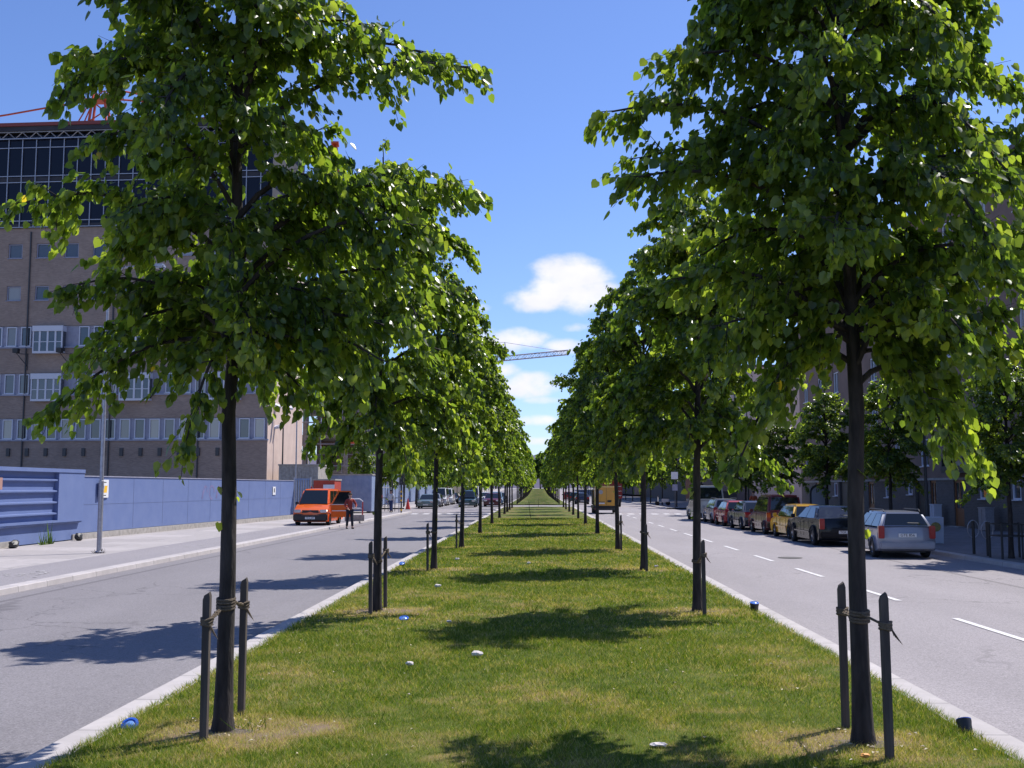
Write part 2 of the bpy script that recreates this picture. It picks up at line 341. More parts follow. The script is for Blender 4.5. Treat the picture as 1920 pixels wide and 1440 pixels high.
kerb('median_kerb', 3.85, 3.48, YS+[112], 'pale granite kerb along the right edge of the grass median')
kerb('median_kerb', -3.85, -3.48, [127]+YFAR[4:], 'pale kerb on the left of the median past the crossing')
kerb('median_kerb', 3.85, 3.48, [127]+YFAR[4:], 'pale kerb on the right of the median past the crossing')
strip('path', [(-3.8, -.06), (3.8, -.06)], [112, 127], MT['pavement'], kind='structure', label='grey footpath crossing the grass median in the distance')
kerb('kerb', -10.6, -10.95, YS, 'light granite kerb of the left pavement beside the road')
strip('pavement', [(-10.95, 0), (-12.95, .004)], YS, MT['pavement'], kind='structure', label='grey asphalt walking strip of the left pavement')
strip('pavement', [(-12.95, .004), (-17.9, .02)], YS, MT['slab'], kind='structure', label='pale concrete slabs of the left pavement by the blue wall')
kerb('kerb', -13.2, -13.5, YFAR[1:], 'kerb of the left pavement beyond the side street')
strip('pavement', [(-13.5, 0), (-21.5, .01)], YFAR[1:], MT['slab'], kind='structure', label='pale left pavement beyond the side street')
kerb('kerb', 12.55, 12.85, YS, 'grey granite kerb of the shaded right pavement')
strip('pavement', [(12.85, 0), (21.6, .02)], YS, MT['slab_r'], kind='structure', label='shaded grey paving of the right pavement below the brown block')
kerb('kerb', 12.55, 12.85, YFAR[1:], 'kerb of the right pavement beyond the side street')
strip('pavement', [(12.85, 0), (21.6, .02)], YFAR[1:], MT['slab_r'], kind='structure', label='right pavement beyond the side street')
# painted markings
def marks(name, rects, label, z=-.112):
    mb = MB()
    for x0, x1, y0, y1 in rects: mb.add([(x0, y0, z+g(y0)), (x1, y0, z+g(y0)), (x1, y1, z+g(y1)), (x0, y1, z+g(y1))], [(0, 1, 2, 3)])
    return mb.build(name, MT['white_paint'], kind='structure', label=label)
marks('lane_marking', [(6.7, 6.82, 15.3+5.45*k, 18+5.45*k) for k in range(-3, 13)], 'white dashed lane line on the right carriageway')
marks('lane_marking', [(7.2, 7.32, 128+12*k, 131+12*k) for k in range(0, 25)], 'far white dashes on the right carriageway')
marks('crosswalk_marking', [(4.3+.95*k, 4.8+.95*k, 86.2, 88.4) for k in range(9)], 'white crossing blocks across the right carriageway')
marks('crosswalk_marking', [(-10.2+.95*k, -9.7+.95*k, 86.2, 88.4) for k in range(7)], 'white crossing blocks across the left carriageway')
marks('lane_marking', [(-8.2, -8.08, 110+12*k, 113+12*k) for k in range(0, 25)], 'far white dashes on the left carriageway')

def scuffs():
    rd = random.Random(8); mb = MB()
    for cx, cy, n in ((-11.9, 24.5, 9), (-11.6, 25.6, 6), (-11.8, 37, 5), (-12.2, 47, 4), (-13.6, 27, 5)):
        for k in range(n):
            x, y = cx+rd.gauss(0, .35), cy+rd.gauss(0, .5); a = rd.uniform(.02, .09); m = 7
            mb.add([(x+a*rd.uniform(.5, 1.3)*math.cos(j*6.28/m), y+1.6*a*rd.uniform(.5, 1.3)*math.sin(j*6.28/m), .009) for j in range(m)], [tuple(range(m))])
    mb.build('paint_spill', mat('worn_paint', (.48, .46, .46), (.32, .30, .31), rough=.8, scale=14), kind='structure', label='old white paint spills on the left pavement')
scuffs()
def manhole(x, y, label, z=-.112):
    e = MB().lathe([(.36, 0), (.36, .006), (.30, .008)], n=24).build('manhole_cover', mat('cast_iron', (.06, .055, .05), (.10, .09, .08), rough=.7, scale=30), smooth=30, label=label, cat='manhole cover'); e.location = (x, y, z)
manhole(7.6, 33.2, 'round iron manhole cover in the right carriageway beside the lane line')

# trees: measured stems on the median  (x, y)
LEFT = [(-2.56, 8.93), (-2.57, 17.4), (-2.53, 26.4), (-2.53, 35.9), (-2.53, 47.2), (-2.53, 59.5), (-2.53, 71), (-2.53, 81.5), (-2.53, 88.5), (-2.53, 96), (-2.53, 105)]
RIGHT = [(2.5, 8.62), (2.53, 17.55), (2.53, 26.4), (2.53, 34.8), (2.53, 46.8), (2.53, 58.6), (2.53, 69), (2.53, 79), (2.53, 89), (2.53, 99.5), (2.53, 109)]
for k in range(34):
    y = 131+10*k; LEFT.append((-2.53, y)); RIGHT.append((2.53, y+1.5))

# value noise
def vnoise(x, y, s, seed=0):
    rg = np.random.RandomState(seed); T = rg.rand(256, 256)
    x = x/s+1000; y = y/s+1000; xi = np.floor(x).astype(int); yi = np.floor(y).astype(int); fx = x-xi; fy = y-yi
    fx = fx*fx*(3-2*fx); fy = fy*fy*(3-2*fy); a = xi % 256; b = yi % 256; a1 = (a+1) % 256; b1 = (b+1) % 256
    return (T[a, b]*(1-fx)+T[a1, b]*fx)*(1-fy)+(T[a, b1]*(1-fx)+T[a1, b1]*fx)*fy
def dryness(x, y):
    d = .04+.55*vnoise(x, y, 1.3, 1)*vnoise(x, y, .35, 2)+.30*vnoise(x, y, .12, 3)+.18*vnoise(x, y, 3.5, 4)+.18*(vnoise(x, y, .05, 23)-.4)
    for i, (tx, ty) in enumerate(LEFT[:11]+RIGHT[:11]):
        sx = -1 if i < 11 else 1
        r = np.hypot((x-tx)/1.15, (y-ty)/.75); r2 = np.hypot((x-tx-.45*abs(sx))/.8, (y-ty-.2)/.55)
        n = vnoise(x, y, .3, 5)*.7
        d = d+np.clip(1.0-r+n-.35, 0, .62)*.85+np.clip(.8-r2+n-.3, 0, .4)*.5
    return d
# turf base sheet with tint attribute
def turf():
    ys = np.concatenate([np.arange(-2, 32, .12), np.arange(32, 112, .7), [112]])
    xs = np.arange(-3.5, 3.501, .125)
    def sheet(ys, name, label):
        X, Y = np.meshgrid(xs, ys); n = len(xs)
        Z = np.array([g(v) for v in ys])[:, None]+0*X+.004+.02*vnoise(X, Y, .8, 7)+.03*(1-(X/3.5)**2)
        v = np.stack([X, Y, Z], -1).reshape(-1, 3); me = bpy.data.meshes.new(name)
        f = [(i*n+j, i*n+j+1, (i+1)*n+j+1, (i+1)*n+j) for i in range(len(ys)-1) for j in range(n-1)]
        me.from_pydata(v.tolist(), [], f); me.materials.append(MT['grass_base'])
        a = me.attributes.new('tint', 'FLOAT', 'POINT'); a.data.foreach_set('value', np.clip(dryness(v[:, 0], v[:, 1]), 0, 1).astype(np.float32))
        me.polygons.foreach_set('use_smooth', [True]*len(f))
        o = bpy.data.objects.new(name, me); COL.objects.link(o); tag(o, label, kind='structure')
    sheet(ys, 'turf', 'soil and turf strip down the middle of the avenue')
    sheet(np.array(sorted(set([127.]+list(np.arange(130, 600, 4))))), 'turf', 'far turf strip beyond the footpath crossing')
turf()
def blades():
    rg = np.random.RandomState(11); P = []
    for y0, y1, dens, h, w in ((6.2, 10, 5200, .024, .0045), (10, 15, 2700, .027, .0065), (15, 24, 1200, .030, .010), (24, 40, 480, .034, .017), (40, 70, 130, .04, .03)):
        n = int((y1-y0)*7.0*dens); x = rg.uniform(-3.55, 3.55, n); y = rg.uniform(y0, y1, n)
        vis = np.abs(x+.024*y) < .50*y+.3; x, y = x[vis], y[vis]; n = len(x)
        d = dryness(x, y); keep = (rg.rand(n) > np.clip(d-.95, 0, 1)*2.2); x, y, d = x[keep], y[keep], d[keep]; n = len(x)
        hh = h*(.55+.9*rg.rand(n))*(.65+.7*vnoise(x, y, .4, 9)+.5*vnoise(x, y, .15, 19))*np.where(np.abs(x) > 3.3, 1.25, 1)
        P.append(np.stack([x, y, d, hh, w*(.7+.6*rg.rand(n))], -1))
    # taller tufts
    tufts = [(-.55, 17.0, 20, .33), (-.1, 17.3, 18, .3), (.45, 17.2, 18, .3), (-1.75, 16.2, 14, .28), (-2.0, 9.5, 40, .13), (-2.38, 9.0, 30, .16), (-1.5, 9.4, 60, .10), (-.9, 24, 30, .3), (-.3, 31, 40, .3), (-.6, 46, 60, .3), (0, 47, 60, .3), (3.2, 8.9, 40, .10)]
    for tx, ty, n, h in tufts:
        x = rg.normal(tx, .09, n); y = rg.normal(ty, .09, n); P.append(np.stack([x, y, np.full(n, .12), h*(.5+.6*rg.rand(n)), np.full(n, .008)], -1))
    P = np.concatenate(P); n = len(P)
    x, y, d, hh, w = P.T
    a = rg.uniform(0, 2*np.pi, n); lean = hh*rg.uniform(.2, 1.9, n); b = rg.uniform(0, 2*np.pi, n)
    z = .02+.03*(1-(x/3.5)**2)
    v = np.empty((n, 3, 3)); dx, dy = np.cos(a)*w/2, np.sin(a)*w/2
    v[:, 0] = np.stack([x-dx, y-dy, z-.01], -1); v[:, 1] = np.stack([x+dx, y+dy, z-.01], -1); v[:, 2] = np.stack([x+np.cos(b)*lean, y+np.sin(b)*lean, z+hh], -1)
    me = bpy.data.meshes.new('grass'); me.vertices.add(3*n); me.vertices.foreach_set('co', v.reshape(-1))
    me.loops.add(3*n); me.loops.foreach_set('vertex_index', np.arange(3*n)); me.polygons.add(n)
    me.polygons.foreach_set('loop_start', np.arange(0, 3*n, 3)); me.update(calc_edges=True); me.materials.append(MT['grass'])
    t = np.clip(d*.9+rg.normal(0, .30, n)+(rg.rand(n) > .90)*.55, 0, 1).astype(np.float32)
    at = me.attributes.new('tint', 'FLOAT', 'POINT'); at.data.foreach_set('value', np.repeat(t, 3))
    o = bpy.data.objects.new('grass', me); COL.objects.link(o); tag(o, 'short green and straw coloured grass blades covering the median', 'grass', kind='stuff')
blades()

def dead_leaves():
    rg = np.random.RandomState(5); n = 420; vs = []; fs = []
    for k in range(n):
        if k < 300: y = rg.uniform(6.5, 26); x = rg.uniform(-3.4, 3.4)
        else:
            t = (LEFT+RIGHT)[[0, 1, 34+11, 34+12][k % 4]]; x, y = rg.normal(t[0], .3), rg.normal(t[1], .28)
        a = rg.uniform(0, 6.28); s = rg.uniform(.010, .026); z = .045+rg.uniform(0, .015)
        c, d = math.cos(a)*s, math.sin(a)*s; b = len(vs)
        vs += [(x-c, y-d, z), (x+d*.7, y-c*.7, z+.008), (x+c, y+d, z), (x-d*.7, y+c*.7, z+.010)]; fs.append((b, b+1, b+2, b+3))
    MB().add(vs, fs).build('fallen_leaves', mat('dry_leaf', (.42, .33, .20), (.6, .54, .42), rough=.8, scale=4), kind='stuff', label='tiny dry leaves and pale scraps strewn over the lawn', cat='leaves')
dead_leaves()

# ------------------------------------------------------------------ trees
def leafmesh(pos, axis, nrm, size, tint, m, name):
    n = len(pos); axis /= np.linalg.norm(axis, axis=1, keepdims=True)+1e-9
    side = np.cross(axis, nrm); side /= np.linalg.norm(side, axis=1, keepdims=True)+1e-9; nn = np.cross(side, axis)
    L = size[:, None]
    def P(a, s, h): return pos+axis*L*a+side*L*s+nn*L*h
    rg = np.random.RandomState(n); c1 = (rg.rand(n, 1)-.3)*.22; c2 = rg.normal(0, .08, (n, 1))
    v = np.stack([P(.06, 0, -.03), P(1.0, 0, c2), P(-.03, -.25, .04+c1*.5), P(.22, -.46, .08+c1), P(.60, -.36, .05+c1*.6+c2*.5), P(-.03, .25, .04+c1*.5), P(.22, .46, .08+c1), P(.60, .36, .05+c1*.6+c2*.5)], 1)
    f = np.array([0, 2, 3, 4, 1, 0, 1, 7, 6, 5]); idx = (np.arange(n)[:, None]*8+f).reshape(-1)
    me = bpy.data.meshes.new(name); me.vertices.add(8*n); me.vertices.foreach_set('co', v.reshape(-1).astype(np.float32))
    me.loops.add(10*n); me.loops.foreach_set('vertex_index', idx.astype(np.int32)); me.polygons.add(2*n)
    me.polygons.foreach_set('loop_start', np.arange(0, 10*n, 5).astype(np.int32)); me.update(calc_edges=True); me.materials.append(m)
    at = me.attributes.new('tint', 'FLOAT', 'POINT'); at.data.foreach_set('value', np.repeat(tint, 8).astype(np.float32))
    return me
def prof_default(t):
    return float(np.interp(t, [0, .1, .3, .5, .62, .75, .86, 1], [1.15, 1.55, 1.82, 1.72, 1.45, 1.02, .66, .2]))
def make_tree(seed, H=7.4, zb=2.35, nprim=46, leaf=.080, dens=1.0, targets=(), prof=prof_default, r0=.068, m='leaf', sides=7, secstep=.13, twigs=True, scale_r=1.0):
    rd = random.Random(seed); mb = MB()
    wob = [(rd.uniform(-.03, .03), rd.uniform(-.03, .03)) for _ in range(12)]
    def tr(z):
        t = max(0, z)/H*10; i = min(10, int(t)); f = t-i
        k = min(1, z/3) if z > 0 else 0
        return Vector(((wob[i][0]*(1-f)+wob[i+1][0]*f)*k, (wob[i][1]*(1-f)+wob[i+1][1]*f)*k, z))
    zs = [-.12, 0, .12, .5]+[.5+(H-.6)*i/11 for i in range(1, 12)]
    def rad(z): return r0*(max(0, 1-z/H))**.75*(1.0)+.008+(.028 if z < .05 else .010 if z < .2 else 0)
    mb.tube([tr(z) for z in zs], [rad(z) for z in zs], 10)
    prims = []
    for T in targets:
        P2 = Vector(T[:3]); Rr = math.hypot(P2.x, P2.y); h = T[3] if len(T) > 3 else max(zb+.55, P2.z-.15-.25*Rr)
        P0 = tr(h); P1 = P0+Vector((P2.x*.45, P2.y*.45, max(.25, P2.z-h+.28)))
        prims.append((P0, P1, P2))
    for i in range(nprim):
        t = ((i+.5)/nprim); h = zb+.42+(H-zb-.95)*min(1, max(0, t**1.1+rd.uniform(-.03, .03)))
        az = i*2.39996+rd.uniform(-.35, .35)
        kk = 1-t
        tip_t = max(0.02, min(1, (h-zb)/(H-zb)+.10*(t-.3)))
        Rr = prof(tip_t)*rd.uniform(.62, 1.06)*scale_r
        if t < .22 and rd.random() < .5: Rr *= .8
        rise = (.62+.5*t)*Rr*rd.uniform(.7, 1.25); droop = (1.05-.75*t)*Rr*rd.uniform(.35, 1.35)
        P0 = tr(h); d = Vector((math.cos(az), math.sin(az), 0))
        P1 = P0+d*Rr*.48+Vector((0, 0, rise)); P2 = P0+d*Rr+Vector((0, 0, rise*1.0-droop)); P2.z = max(P2.z, zb-.25*rd.random())
        P2.z = min(P2.z, H-.1)
        prims.append((P0, P1, P2))
    prims.append((tr(H-1.0), tr(H-.5), tr(H)+Vector((.05, .05, .05))))
    pos, ax, sz, tn = [], [], [], []
    def leaves(p, q, step, out, tb):
        L = (q-p).length; n = max(1, int(L/step*dens+rd.random()))
        for k in range(n):
            s = (k+rd.random())/n; c = p.lerp(q, s)
            j = Vector((rd.uniform(-1, 1), rd.uniform(-1, 1), rd.uniform(-1, .7)))
            pos.append(c+j*.035); a = out*.55+j*.55+Vector((0, 0, -.85)); ax.append(a)
            sz.append(leaf*rd.uniform(.5, 1.3)); tn.append(tb+rd.uniform(-.28, .28))
    for P0, P1, P2 in prims:
        bez = lambda s: P0.lerp(P1, s).lerp(P1.lerp(P2, s), s)
        L = (P1-P0).length+(P2-P1).length
        rb = min(.030, .010+.010*L)*(r0/.078)
        K = 7
        mb.tube([bez(i/K) for i in range(K+1)], [rb*(1-.8*i/K)+.003 for i in range(K+1)], 5, cap=False)
        ns = max(4, int(L/secstep))
        side = 1
        for i in range(ns):
            s = .16+.84*(i+rd.random()*.8)/ns; q = bez(s); tg = (bez(min(1, s+.02))-bez(s-.02)).normalized(); side = -side
            lat = tg.cross(Vector((0, 0, 1))); 
            if lat.length < .1: lat = Vector((math.cos(i*2.4), math.sin(i*2.4), 0))
            lat.normalize(); ang = rd.uniform(.4, 1.15)
            d = (tg*math.cos(ang)+lat*side*math.sin(ang)+Vector((0, 0, rd.uniform(-.95, .75)))).normalized()
            ln = rd.uniform(.2, .62)*(1.12-.62*s)*(.75+.25*min(1, L/1.6))
            if i == ns-1: d = tg; ln = .22
            a1 = q+d*ln*.55+Vector((0, 0, .02)); a2 = q+d*ln+Vector((0, 0, -.22*ln/.4-.03))
            mb.tube([q, a1, a2], [.006, .004, .002], 3, cap=False)
            o = (Vector((q.x, q.y, 0))*.5+d).normalized(); tb = rd.uniform(.3, .62)
            leaves(q.lerp(a1, .25), a1, .030, o, tb); leaves(a1, a2, .026, o, tb)
            if twigs:
                for w in range(3):
                    b0 = q.lerp(a1, rd.uniform(.3, 1)); dd = (d+Vector((rd.uniform(-.9, .9), rd.uniform(-.9, .9), rd.uniform(-.7, .3)))).normalized()
                    b1 = b0+dd*rd.uniform(.12, .34)+Vector((0, 0, -.03)); mb.tube([b0, b1], [.003, .0015], 3, cap=False); leaves(b0, b1, .029, o, tb)
    # little shoots on the stem
    for z in [rd.uniform(1.0, zb) for _ in range(3)]:
        p = tr(z)+Vector((rd.choice((-1, 1))*r0, -.02, 0)); leaves(p, p+Vector((.06, -.02, .02)), .04, Vector((1, 0, 0)), .8)
    pos = np.array([tuple(p) for p in pos]); ax = np.array([tuple(a) for a in ax])
    rg = np.random.RandomState(seed); n = len(pos)
    outw = pos*np.array([1, 1, 0]); outw /= np.linalg.norm(outw, axis=1, keepdims=True)+1e-6
    nrm = rg.normal(0, .75, (n, 3))+outw*.55+np.array([0, 0, .40])
    tint = np.array(tn); sp = rg.rand(n); tint = np.where(sp > .9993, 1.0, np.clip(tint, 0, .93))
    me = leafmesh(pos, ax, nrm, np.array(sz), tint, MT[m], 'crown')
    root = empty('lime_tree', (0, 0, 0)); tk = mb.build('trunk', MT['bark'], root, smooth=50)
    cr = bpy.data.objects.new('crown', me); COL.objects.link(cr); cr.parent = root
    return root
ORD = ['first', 'second', 'third', 'fourth', 'fifth', 'sixth', 'seventh', 'eighth', 'ninth', 'tenth', 'eleventh']
TG = 'lime trees planted in two rows on the median'
# hero trees: long limbs given as offsets in metres from the stem
TL = [(-.5, 1.5, 3.9), (.6, 1.55, 4.2), (-1.0, 1.2, 3.6), (1.98, -.1, 5.5), (1.9, .1, 4.50), (1.55, .3, 5.8), (-1.35, -.1, 5.62), (-1.85, .1, 4.42), (-1.2, .5, 4.1), (-1.4, -.2, 2.62, 3.15), (-1.3, .1, 3.15, 3.4), (-.2, -.5, 2.35, 3.1),
      (1.5, -.4, 3.2, 3.3), (1.35, -.6, 2.95, 3.2), (1.6, .1, 3.75), (-1.1, .3, 5.75), (1.1, -.3, 5.8), (-1.15, -.4, 3.6), (.9, -.7, 3.0, 3.1), (1.55, -.3, 4.1), (-.8, -.6, 5.4), (.3, -.9, 4.9), (.5, -.8, 5.9), (-.5, -.7, 5.9)]
tree1L = make_tree(5, H=8.3, nprim=38, targets=TL, r0=.064, secstep=.12, scale_r=.74, dens=.9); tree1L.location = (*LEFT[0], .03)
tag(tree1L, 'big lime tree nearest the camera on the left, with long sprays against the sky', 'tree', TG)
TR_ = [(-1.9, -.1, 5.0), (-1.65, .2, 4.7), (-1.35, .1, 5.5), (-1.7, -.3, 4.4), (1.0, -.2, 5.9), (1.55, .1, 5.2), (1.65, -.2, 4.5), (1.45, .1, 3.6, 3.3), (.55, -.5, 2.35, 3.0), (.9, .3, 2.6, 3.1), (-.7, -.3, 2.75, 3.1),
       (-1.4, -.2, 3.6), (-.3, 1.7, 3.75), (.8, 1.6, 3.9), (-1.05, 1.5, 3.8), (.2, 1.8, 4.5), (-.7, 1.75, 4.3), (-1.2, -.6, 3.15, 3.2), (1.2, -.6, 3.1, 3.2), (1.7, .2, 3.9), (-.9, .3, 5.85), (.3, -.8, 5.2), (-.3, -.9, 4.3), (-.6, -.7, 5.7), (.7, -.7, 4.4), (1.3, -.5, 2.9, 3.1)]
tree1R = make_tree(8, H=8.3, nprim=42, targets=TR_, r0=.066, secstep=.12, scale_r=.92, dens=.9); tree1R.location = (*RIGHT[0], .03)
tag(tree1R, 'big lime tree nearest the camera on the right, tied to two stakes', 'tree', TG)
mids = [make_tree(20+s, H=7.6+.25*(s % 3), nprim=46, leaf=.098, dens=.85, secstep=.14) for s in range(4)]
fars = [make_tree(40+s, H=7.8, nprim=42, leaf=.16, dens=.85, secstep=.17, m='leaf_far', twigs=False) for s in range(2)]
tiny = [make_tree(60+s, H=7.8, nprim=36, leaf=.32, dens=.6, secstep=.28, m='leaf_far', twigs=False) for s in range(2)]
used = set(); rt = random.Random(3)
def put_tree(x, y, label, group, scale=None, pool=None):
    pool = pool or (mids if y < 62 else fars if y < 135 else tiny)
    p = pool[rt.randrange(len(pool))]
    for q in pool:
        if q.name not in used: p = q; break
    s = scale or (rt.uniform(.96, 1.0) if y < 40 else rt.uniform(.96, 1.09)); rz = rt.uniform(0, 6.28); loc = (x, y, g(y)+(.03 if abs(x) < 4 else 0))
    if p.name not in used:
        used.add(p.name); o = p; o.location = loc; o.rotation_euler = (rt.gauss(0, .014), rt.gauss(0, .014), rz); o.scale = (s,)*3; tag(o, label, 'tree', group)
    else:
        o = place_copy(p, loc, rz, s, label, group); o['category'] = 'tree'; o.rotation_euler = (rt.gauss(0, .014), rt.gauss(0, .014), rz); o.scale = (s, s, s*rt.uniform(.95, 1.06))
    return o
for side, rows in (('left', LEFT), ('right', RIGHT)):
    for i, (x, y) in enumerate(rows[1:], 1):
        if i < 11: lb = f'{ORD[i]} lime tree from the camera in the {side} median row'
        else: lb = f'small distant lime tree in the far end of the {side} median row'
        put_tree(x, y, lb, TG if i < 11 else f'distant lime trees at the far end of the {side} median row')
SIDE_R = [(13.4, 31.3), (13.9, 43.2), (14.0, 53), (14.0, 63.5), (14.0, 74), (14.0, 84)]
for i, (x, y) in enumerate(SIDE_R):
    st = put_tree(x, y, f'{ORD[i]} small street tree along the right pavement by the brown block', 'street trees on the right pavement', scale=.76+.05*(i % 3), pool=mids); st.scale = (st.scale.x*1.3, st.scale.x*1.3, st.scale.x*(.98+.06*(i % 2)))
for k in range(22): put_tree(14.2, 112+13*k, 'distant street tree on the right pavement beyond the side street', 'distant street trees on the right pavement', scale=.95)
for k in range(24): put_tree(-14.6, 96+11*k if k else 90, 'distant bright street tree on the left pavement by the corrugated hoarding', 'distant street trees on the left pavement', scale=.9)
for k in range(26):   # park at the end of the avenue
    put_tree(rt.uniform(-26, 26), rt.uniform(478, 520), 'dark tree closing the far end of the avenue', 'trees closing the end of the avenue', scale=rt.uniform(1.5, 2.3))

# stakes and ropes
def stake(x, y, h, tx, ty, tz, label):
    mb = MB(); w = .028; t = random.Random(int(x*100+y*10)).uniform(-.012, .012)
    vs = []
    for z, k in ((-.1, 1), (h*.97, 1), (h, .7)):
        vs += [(-w*k+t*z, -w*k, z), (w*k+t*z, -w*k, z+(.02 if z > 1 else 0)), (w*k+t*z, w*k, z+(.03 if z > 1 else 0)), (-w*k+t*z, w*k, z)]
    mb.add(vs, [(0, 1, 5, 4), (1, 2, 6, 5), (2, 3, 7, 6), (3, 0, 4, 7), (4, 5, 9, 8), (5, 6, 10, 9), (6, 7, 11, 10), (7, 4, 8, 11), (8, 9, 10, 11)])
    o = mb.build('support_stake', MT['stake'], smooth=30, label=label, cat='stake', group='wooden stakes beside the median trees'); o.location = (x, y, .02)
    rp = MB(); cx, cy = tx-x, ty-y; zz = h*.8
    for k in range(3): rp.tube([(math.cos(a)*(w*1.55), math.sin(a)*(w*1.55), zz+.02*k+.008*math.sin(a*2+k)) for a in [i*math.pi/4 for i in range(9)]], .012, 5)
    for k in range(2): rp.tube([(cx+math.cos(a)*.072, cy+math.sin(a)*.072, tz+.022*k+.01*math.sin(a)) for a in [i*math.pi/5 for i in range(11)]], .012, 5)
    d = Vector((cx, cy, 0)).normalized()
    for s in (-1, 1):
        p0 = Vector((d.x*w, d.y*w, zz+.02)); p1 = Vector((cx-d.x*.08, cy-d.y*.08, tz)); n = 8
        rp.tube([p0.lerp(p1, i/n)+Vector((-d.y, d.x, .6))*s*.014*math.sin(i*2.2) for i in range(n+1)], .010, 5)
    for k in range(6): rp.tube([(w*1.3, -w, zz), (w*1.6+.012*k, -w-.02, zz-.05-.012*k)], [.006, .002], 3)
    rp.build('rope_tie', MT['rope'], o, smooth=60)
    return o
stake(-2.62, 8.62, 1.13, LEFT[0][0], LEFT[0][1], 1.0, 'wooden stake just left of the nearest left trunk')
stake(-2.60, 9.62, 1.16, LEFT[0][0], LEFT[0][1], 1.05, 'wooden stake behind and right of the nearest left trunk')
stake(2.525, 9.19, 1.17, RIGHT[0][0], RIGHT[0][1], .95, 'wooden stake behind and left of the nearest right trunk')
stake(2.56, 8.18, 1.18, RIGHT[0][0], RIGHT[0][1], 1.0, 'wooden stake in front and right of the nearest right trunk')
stake(-2.61, 17.0, 1.12, *LEFT[1], .8, 'wooden stake on the left of the second left trunk')
stake(-2.52, 18.0, 1.15, *LEFT[1], .8, 'wooden stake on the right of the second left trunk')
stake(2.56, 17.0, 1.15, *RIGHT[1], .8, 'wooden stake leaning on the right of the second right trunk')
stake(-2.63, 25.9, 1.12, *LEFT[2], .9, 'wooden stake left of the third left trunk')
stake(2.55, 25.8, 1.1, *RIGHT[2], .9, 'wooden stake right of the third right trunk')
stake(2.6, 34.3, 1.1, *RIGHT[3], .8, 'wooden stake right of the fourth right trunk')
stake(-2.66, 35.4, 1.1, *LEFT[3], .8, 'wooden stake left of the fourth left trunk')
# leaning thin sticks on the far lawn
def stick(x, y, h, dx, label): MB().tube([(0, 0, 0), (dx*.5, 0, h*.5), (dx, 0, h)], [.02, .018, .012], 6).build('stick', MT['stake'], label=label, cat='stick', smooth=40).location = (x, y, .03)
stick(-.5, 70, 1.1, -.12, 'thin leaning stick standing alone on the lawn far down the median')
stick(0.0, 108, .9, .03, 'short upright stick on the lawn just before the far crossing')
for i, (x, y) in enumerate((LEFT[0], RIGHT[0], RIGHT[1], LEFT[1])):   # soil rings
    rr = random.Random(i); mb = MB(); n = 18; vs = [(0, 0, .055)]
    for j in range(n):
        r = .19*rr.uniform(.6, 1.3); vs.append((1.3*r*math.cos(j*6.283/n), .75*r*math.sin(j*6.283/n), .034))
    mb.add(vs, [(0, 1+j, 1+(j+1) % n) for j in range(n)]); o = mb.build('soil', MT['soil'], smooth=60, kind='structure', label=f'bare soil patch around the {("nearest left","nearest right","second right","second left")[i]} trunk'); o.location = (x, y, 0)

# spotlights and litter on the median
MT['spot_blue'] = mat('blue_lens_rim', (.03, .12, .55), rough=.35); MT['spot_pale'] = mat('pale_blue_lens', (.16, .33, .72), rough=.25)
def spotlight(x, y, label, tilt=0, rz=0, h=.13, r=.072):
    e = empty('ground_spotlight', (x, y, .02), rz, label, 'light fitting', 'round ground spotlights along the median kerbs')
    def rot(o): o.rotation_euler = (tilt, 0, 0); return o
    rot(MB().lathe([(r*.85, -.05), (r*.9, h*.5), (r, h*.8), (r, h), (r*.82, h+.004), (r*.80, h-.014)], n=20).build('housing', MT['black'], e, smooth=35))
    rot(MB().lathe([(r*.98, h-.012), (r*1.0, h+.006), (r*.72, h+.010), (r*.70, h+.002)], n=20).build('rim', MT['spot_blue'], e, smooth=35))
    rot(MB().lathe([(r*.68, h-.004), (r*.4, h+.012), (.002, h+.015)], n=20).build('lens', MT['spot_pale'], e, smooth=60))
spotlight(-3.40, 9.15, 'blue round ground spotlight facing the camera left of the nearest left tree', tilt=R(42), h=.02)
spotlight(3.49, 9.15, 'black can shaped ground spotlight tipped beside the kerb at bottom right', tilt=R(-30), h=.09, r=.06)
spotlight(3.50, 17.9, 'dark blue ground spotlight at the kerb right of the second right tree', tilt=R(12), h=.12)
spotlight(-3.45, 27.6, 'blue ground spotlight at the kerb beyond the second left tree', tilt=R(30), h=.08)
spotlight(-2.0, 16.3, 'small blue ground spotlight in weeds right of the second left tree', tilt=R(20), h=.05)
MT['paper'] = mat('crumpled_paper', (.72, .66, .64), (.6, .54, .53), rough=.8, scale=20, bump=.6)
def litter(x, y, s, label, m='paper', seed=0, flat=.5):
    rr = random.Random(seed); bm = bmesh.new(); bmesh.ops.create_icosphere(bm, subdivisions=2, radius=1)
    for v in bm.verts: v.co = v.co*rr.uniform(.72, 1.12); v.co.x *= s; v.co.y *= s*.7; v.co.z *= s*flat
    me = bpy.data.meshes.new('crumpled_paper'); bm.to_mesh(me); bm.free(); me.materials.append(MT[m])
    o = bpy.data.objects.new('crumpled_paper', me); COL.objects.link(o); o.location = (x, y, .06+s*flat*.5); tag(o, label, 'litter', 'litter scattered on the grass')
litter(-.72, 12.8, .075, 'largest crumpled white paper in the middle of the lawn', seed=1, flat=.45)
litter(-1.42, 12.1, .05, 'small grey crumpled paper left of the largest white one', seed=2)
litter(-1.98, 21.5, .07, 'rounded pinkish white litter beside the tree shadow', seed=3)
litter(-1.3, 15.9, .04, 'little white scrap at the left edge of the big tree shadow', seed=4)
litter(-2.2, 29.5, .07, 'white scrap on the lawn right of the third left trunk', seed=5)
litter(-.25, 28, .06, 'pale scrap on the lawn before the third tree shadow', seed=6)
litter(2.9, 27, .06, 'white scrap near the right kerb past the third right tree', seed=7)
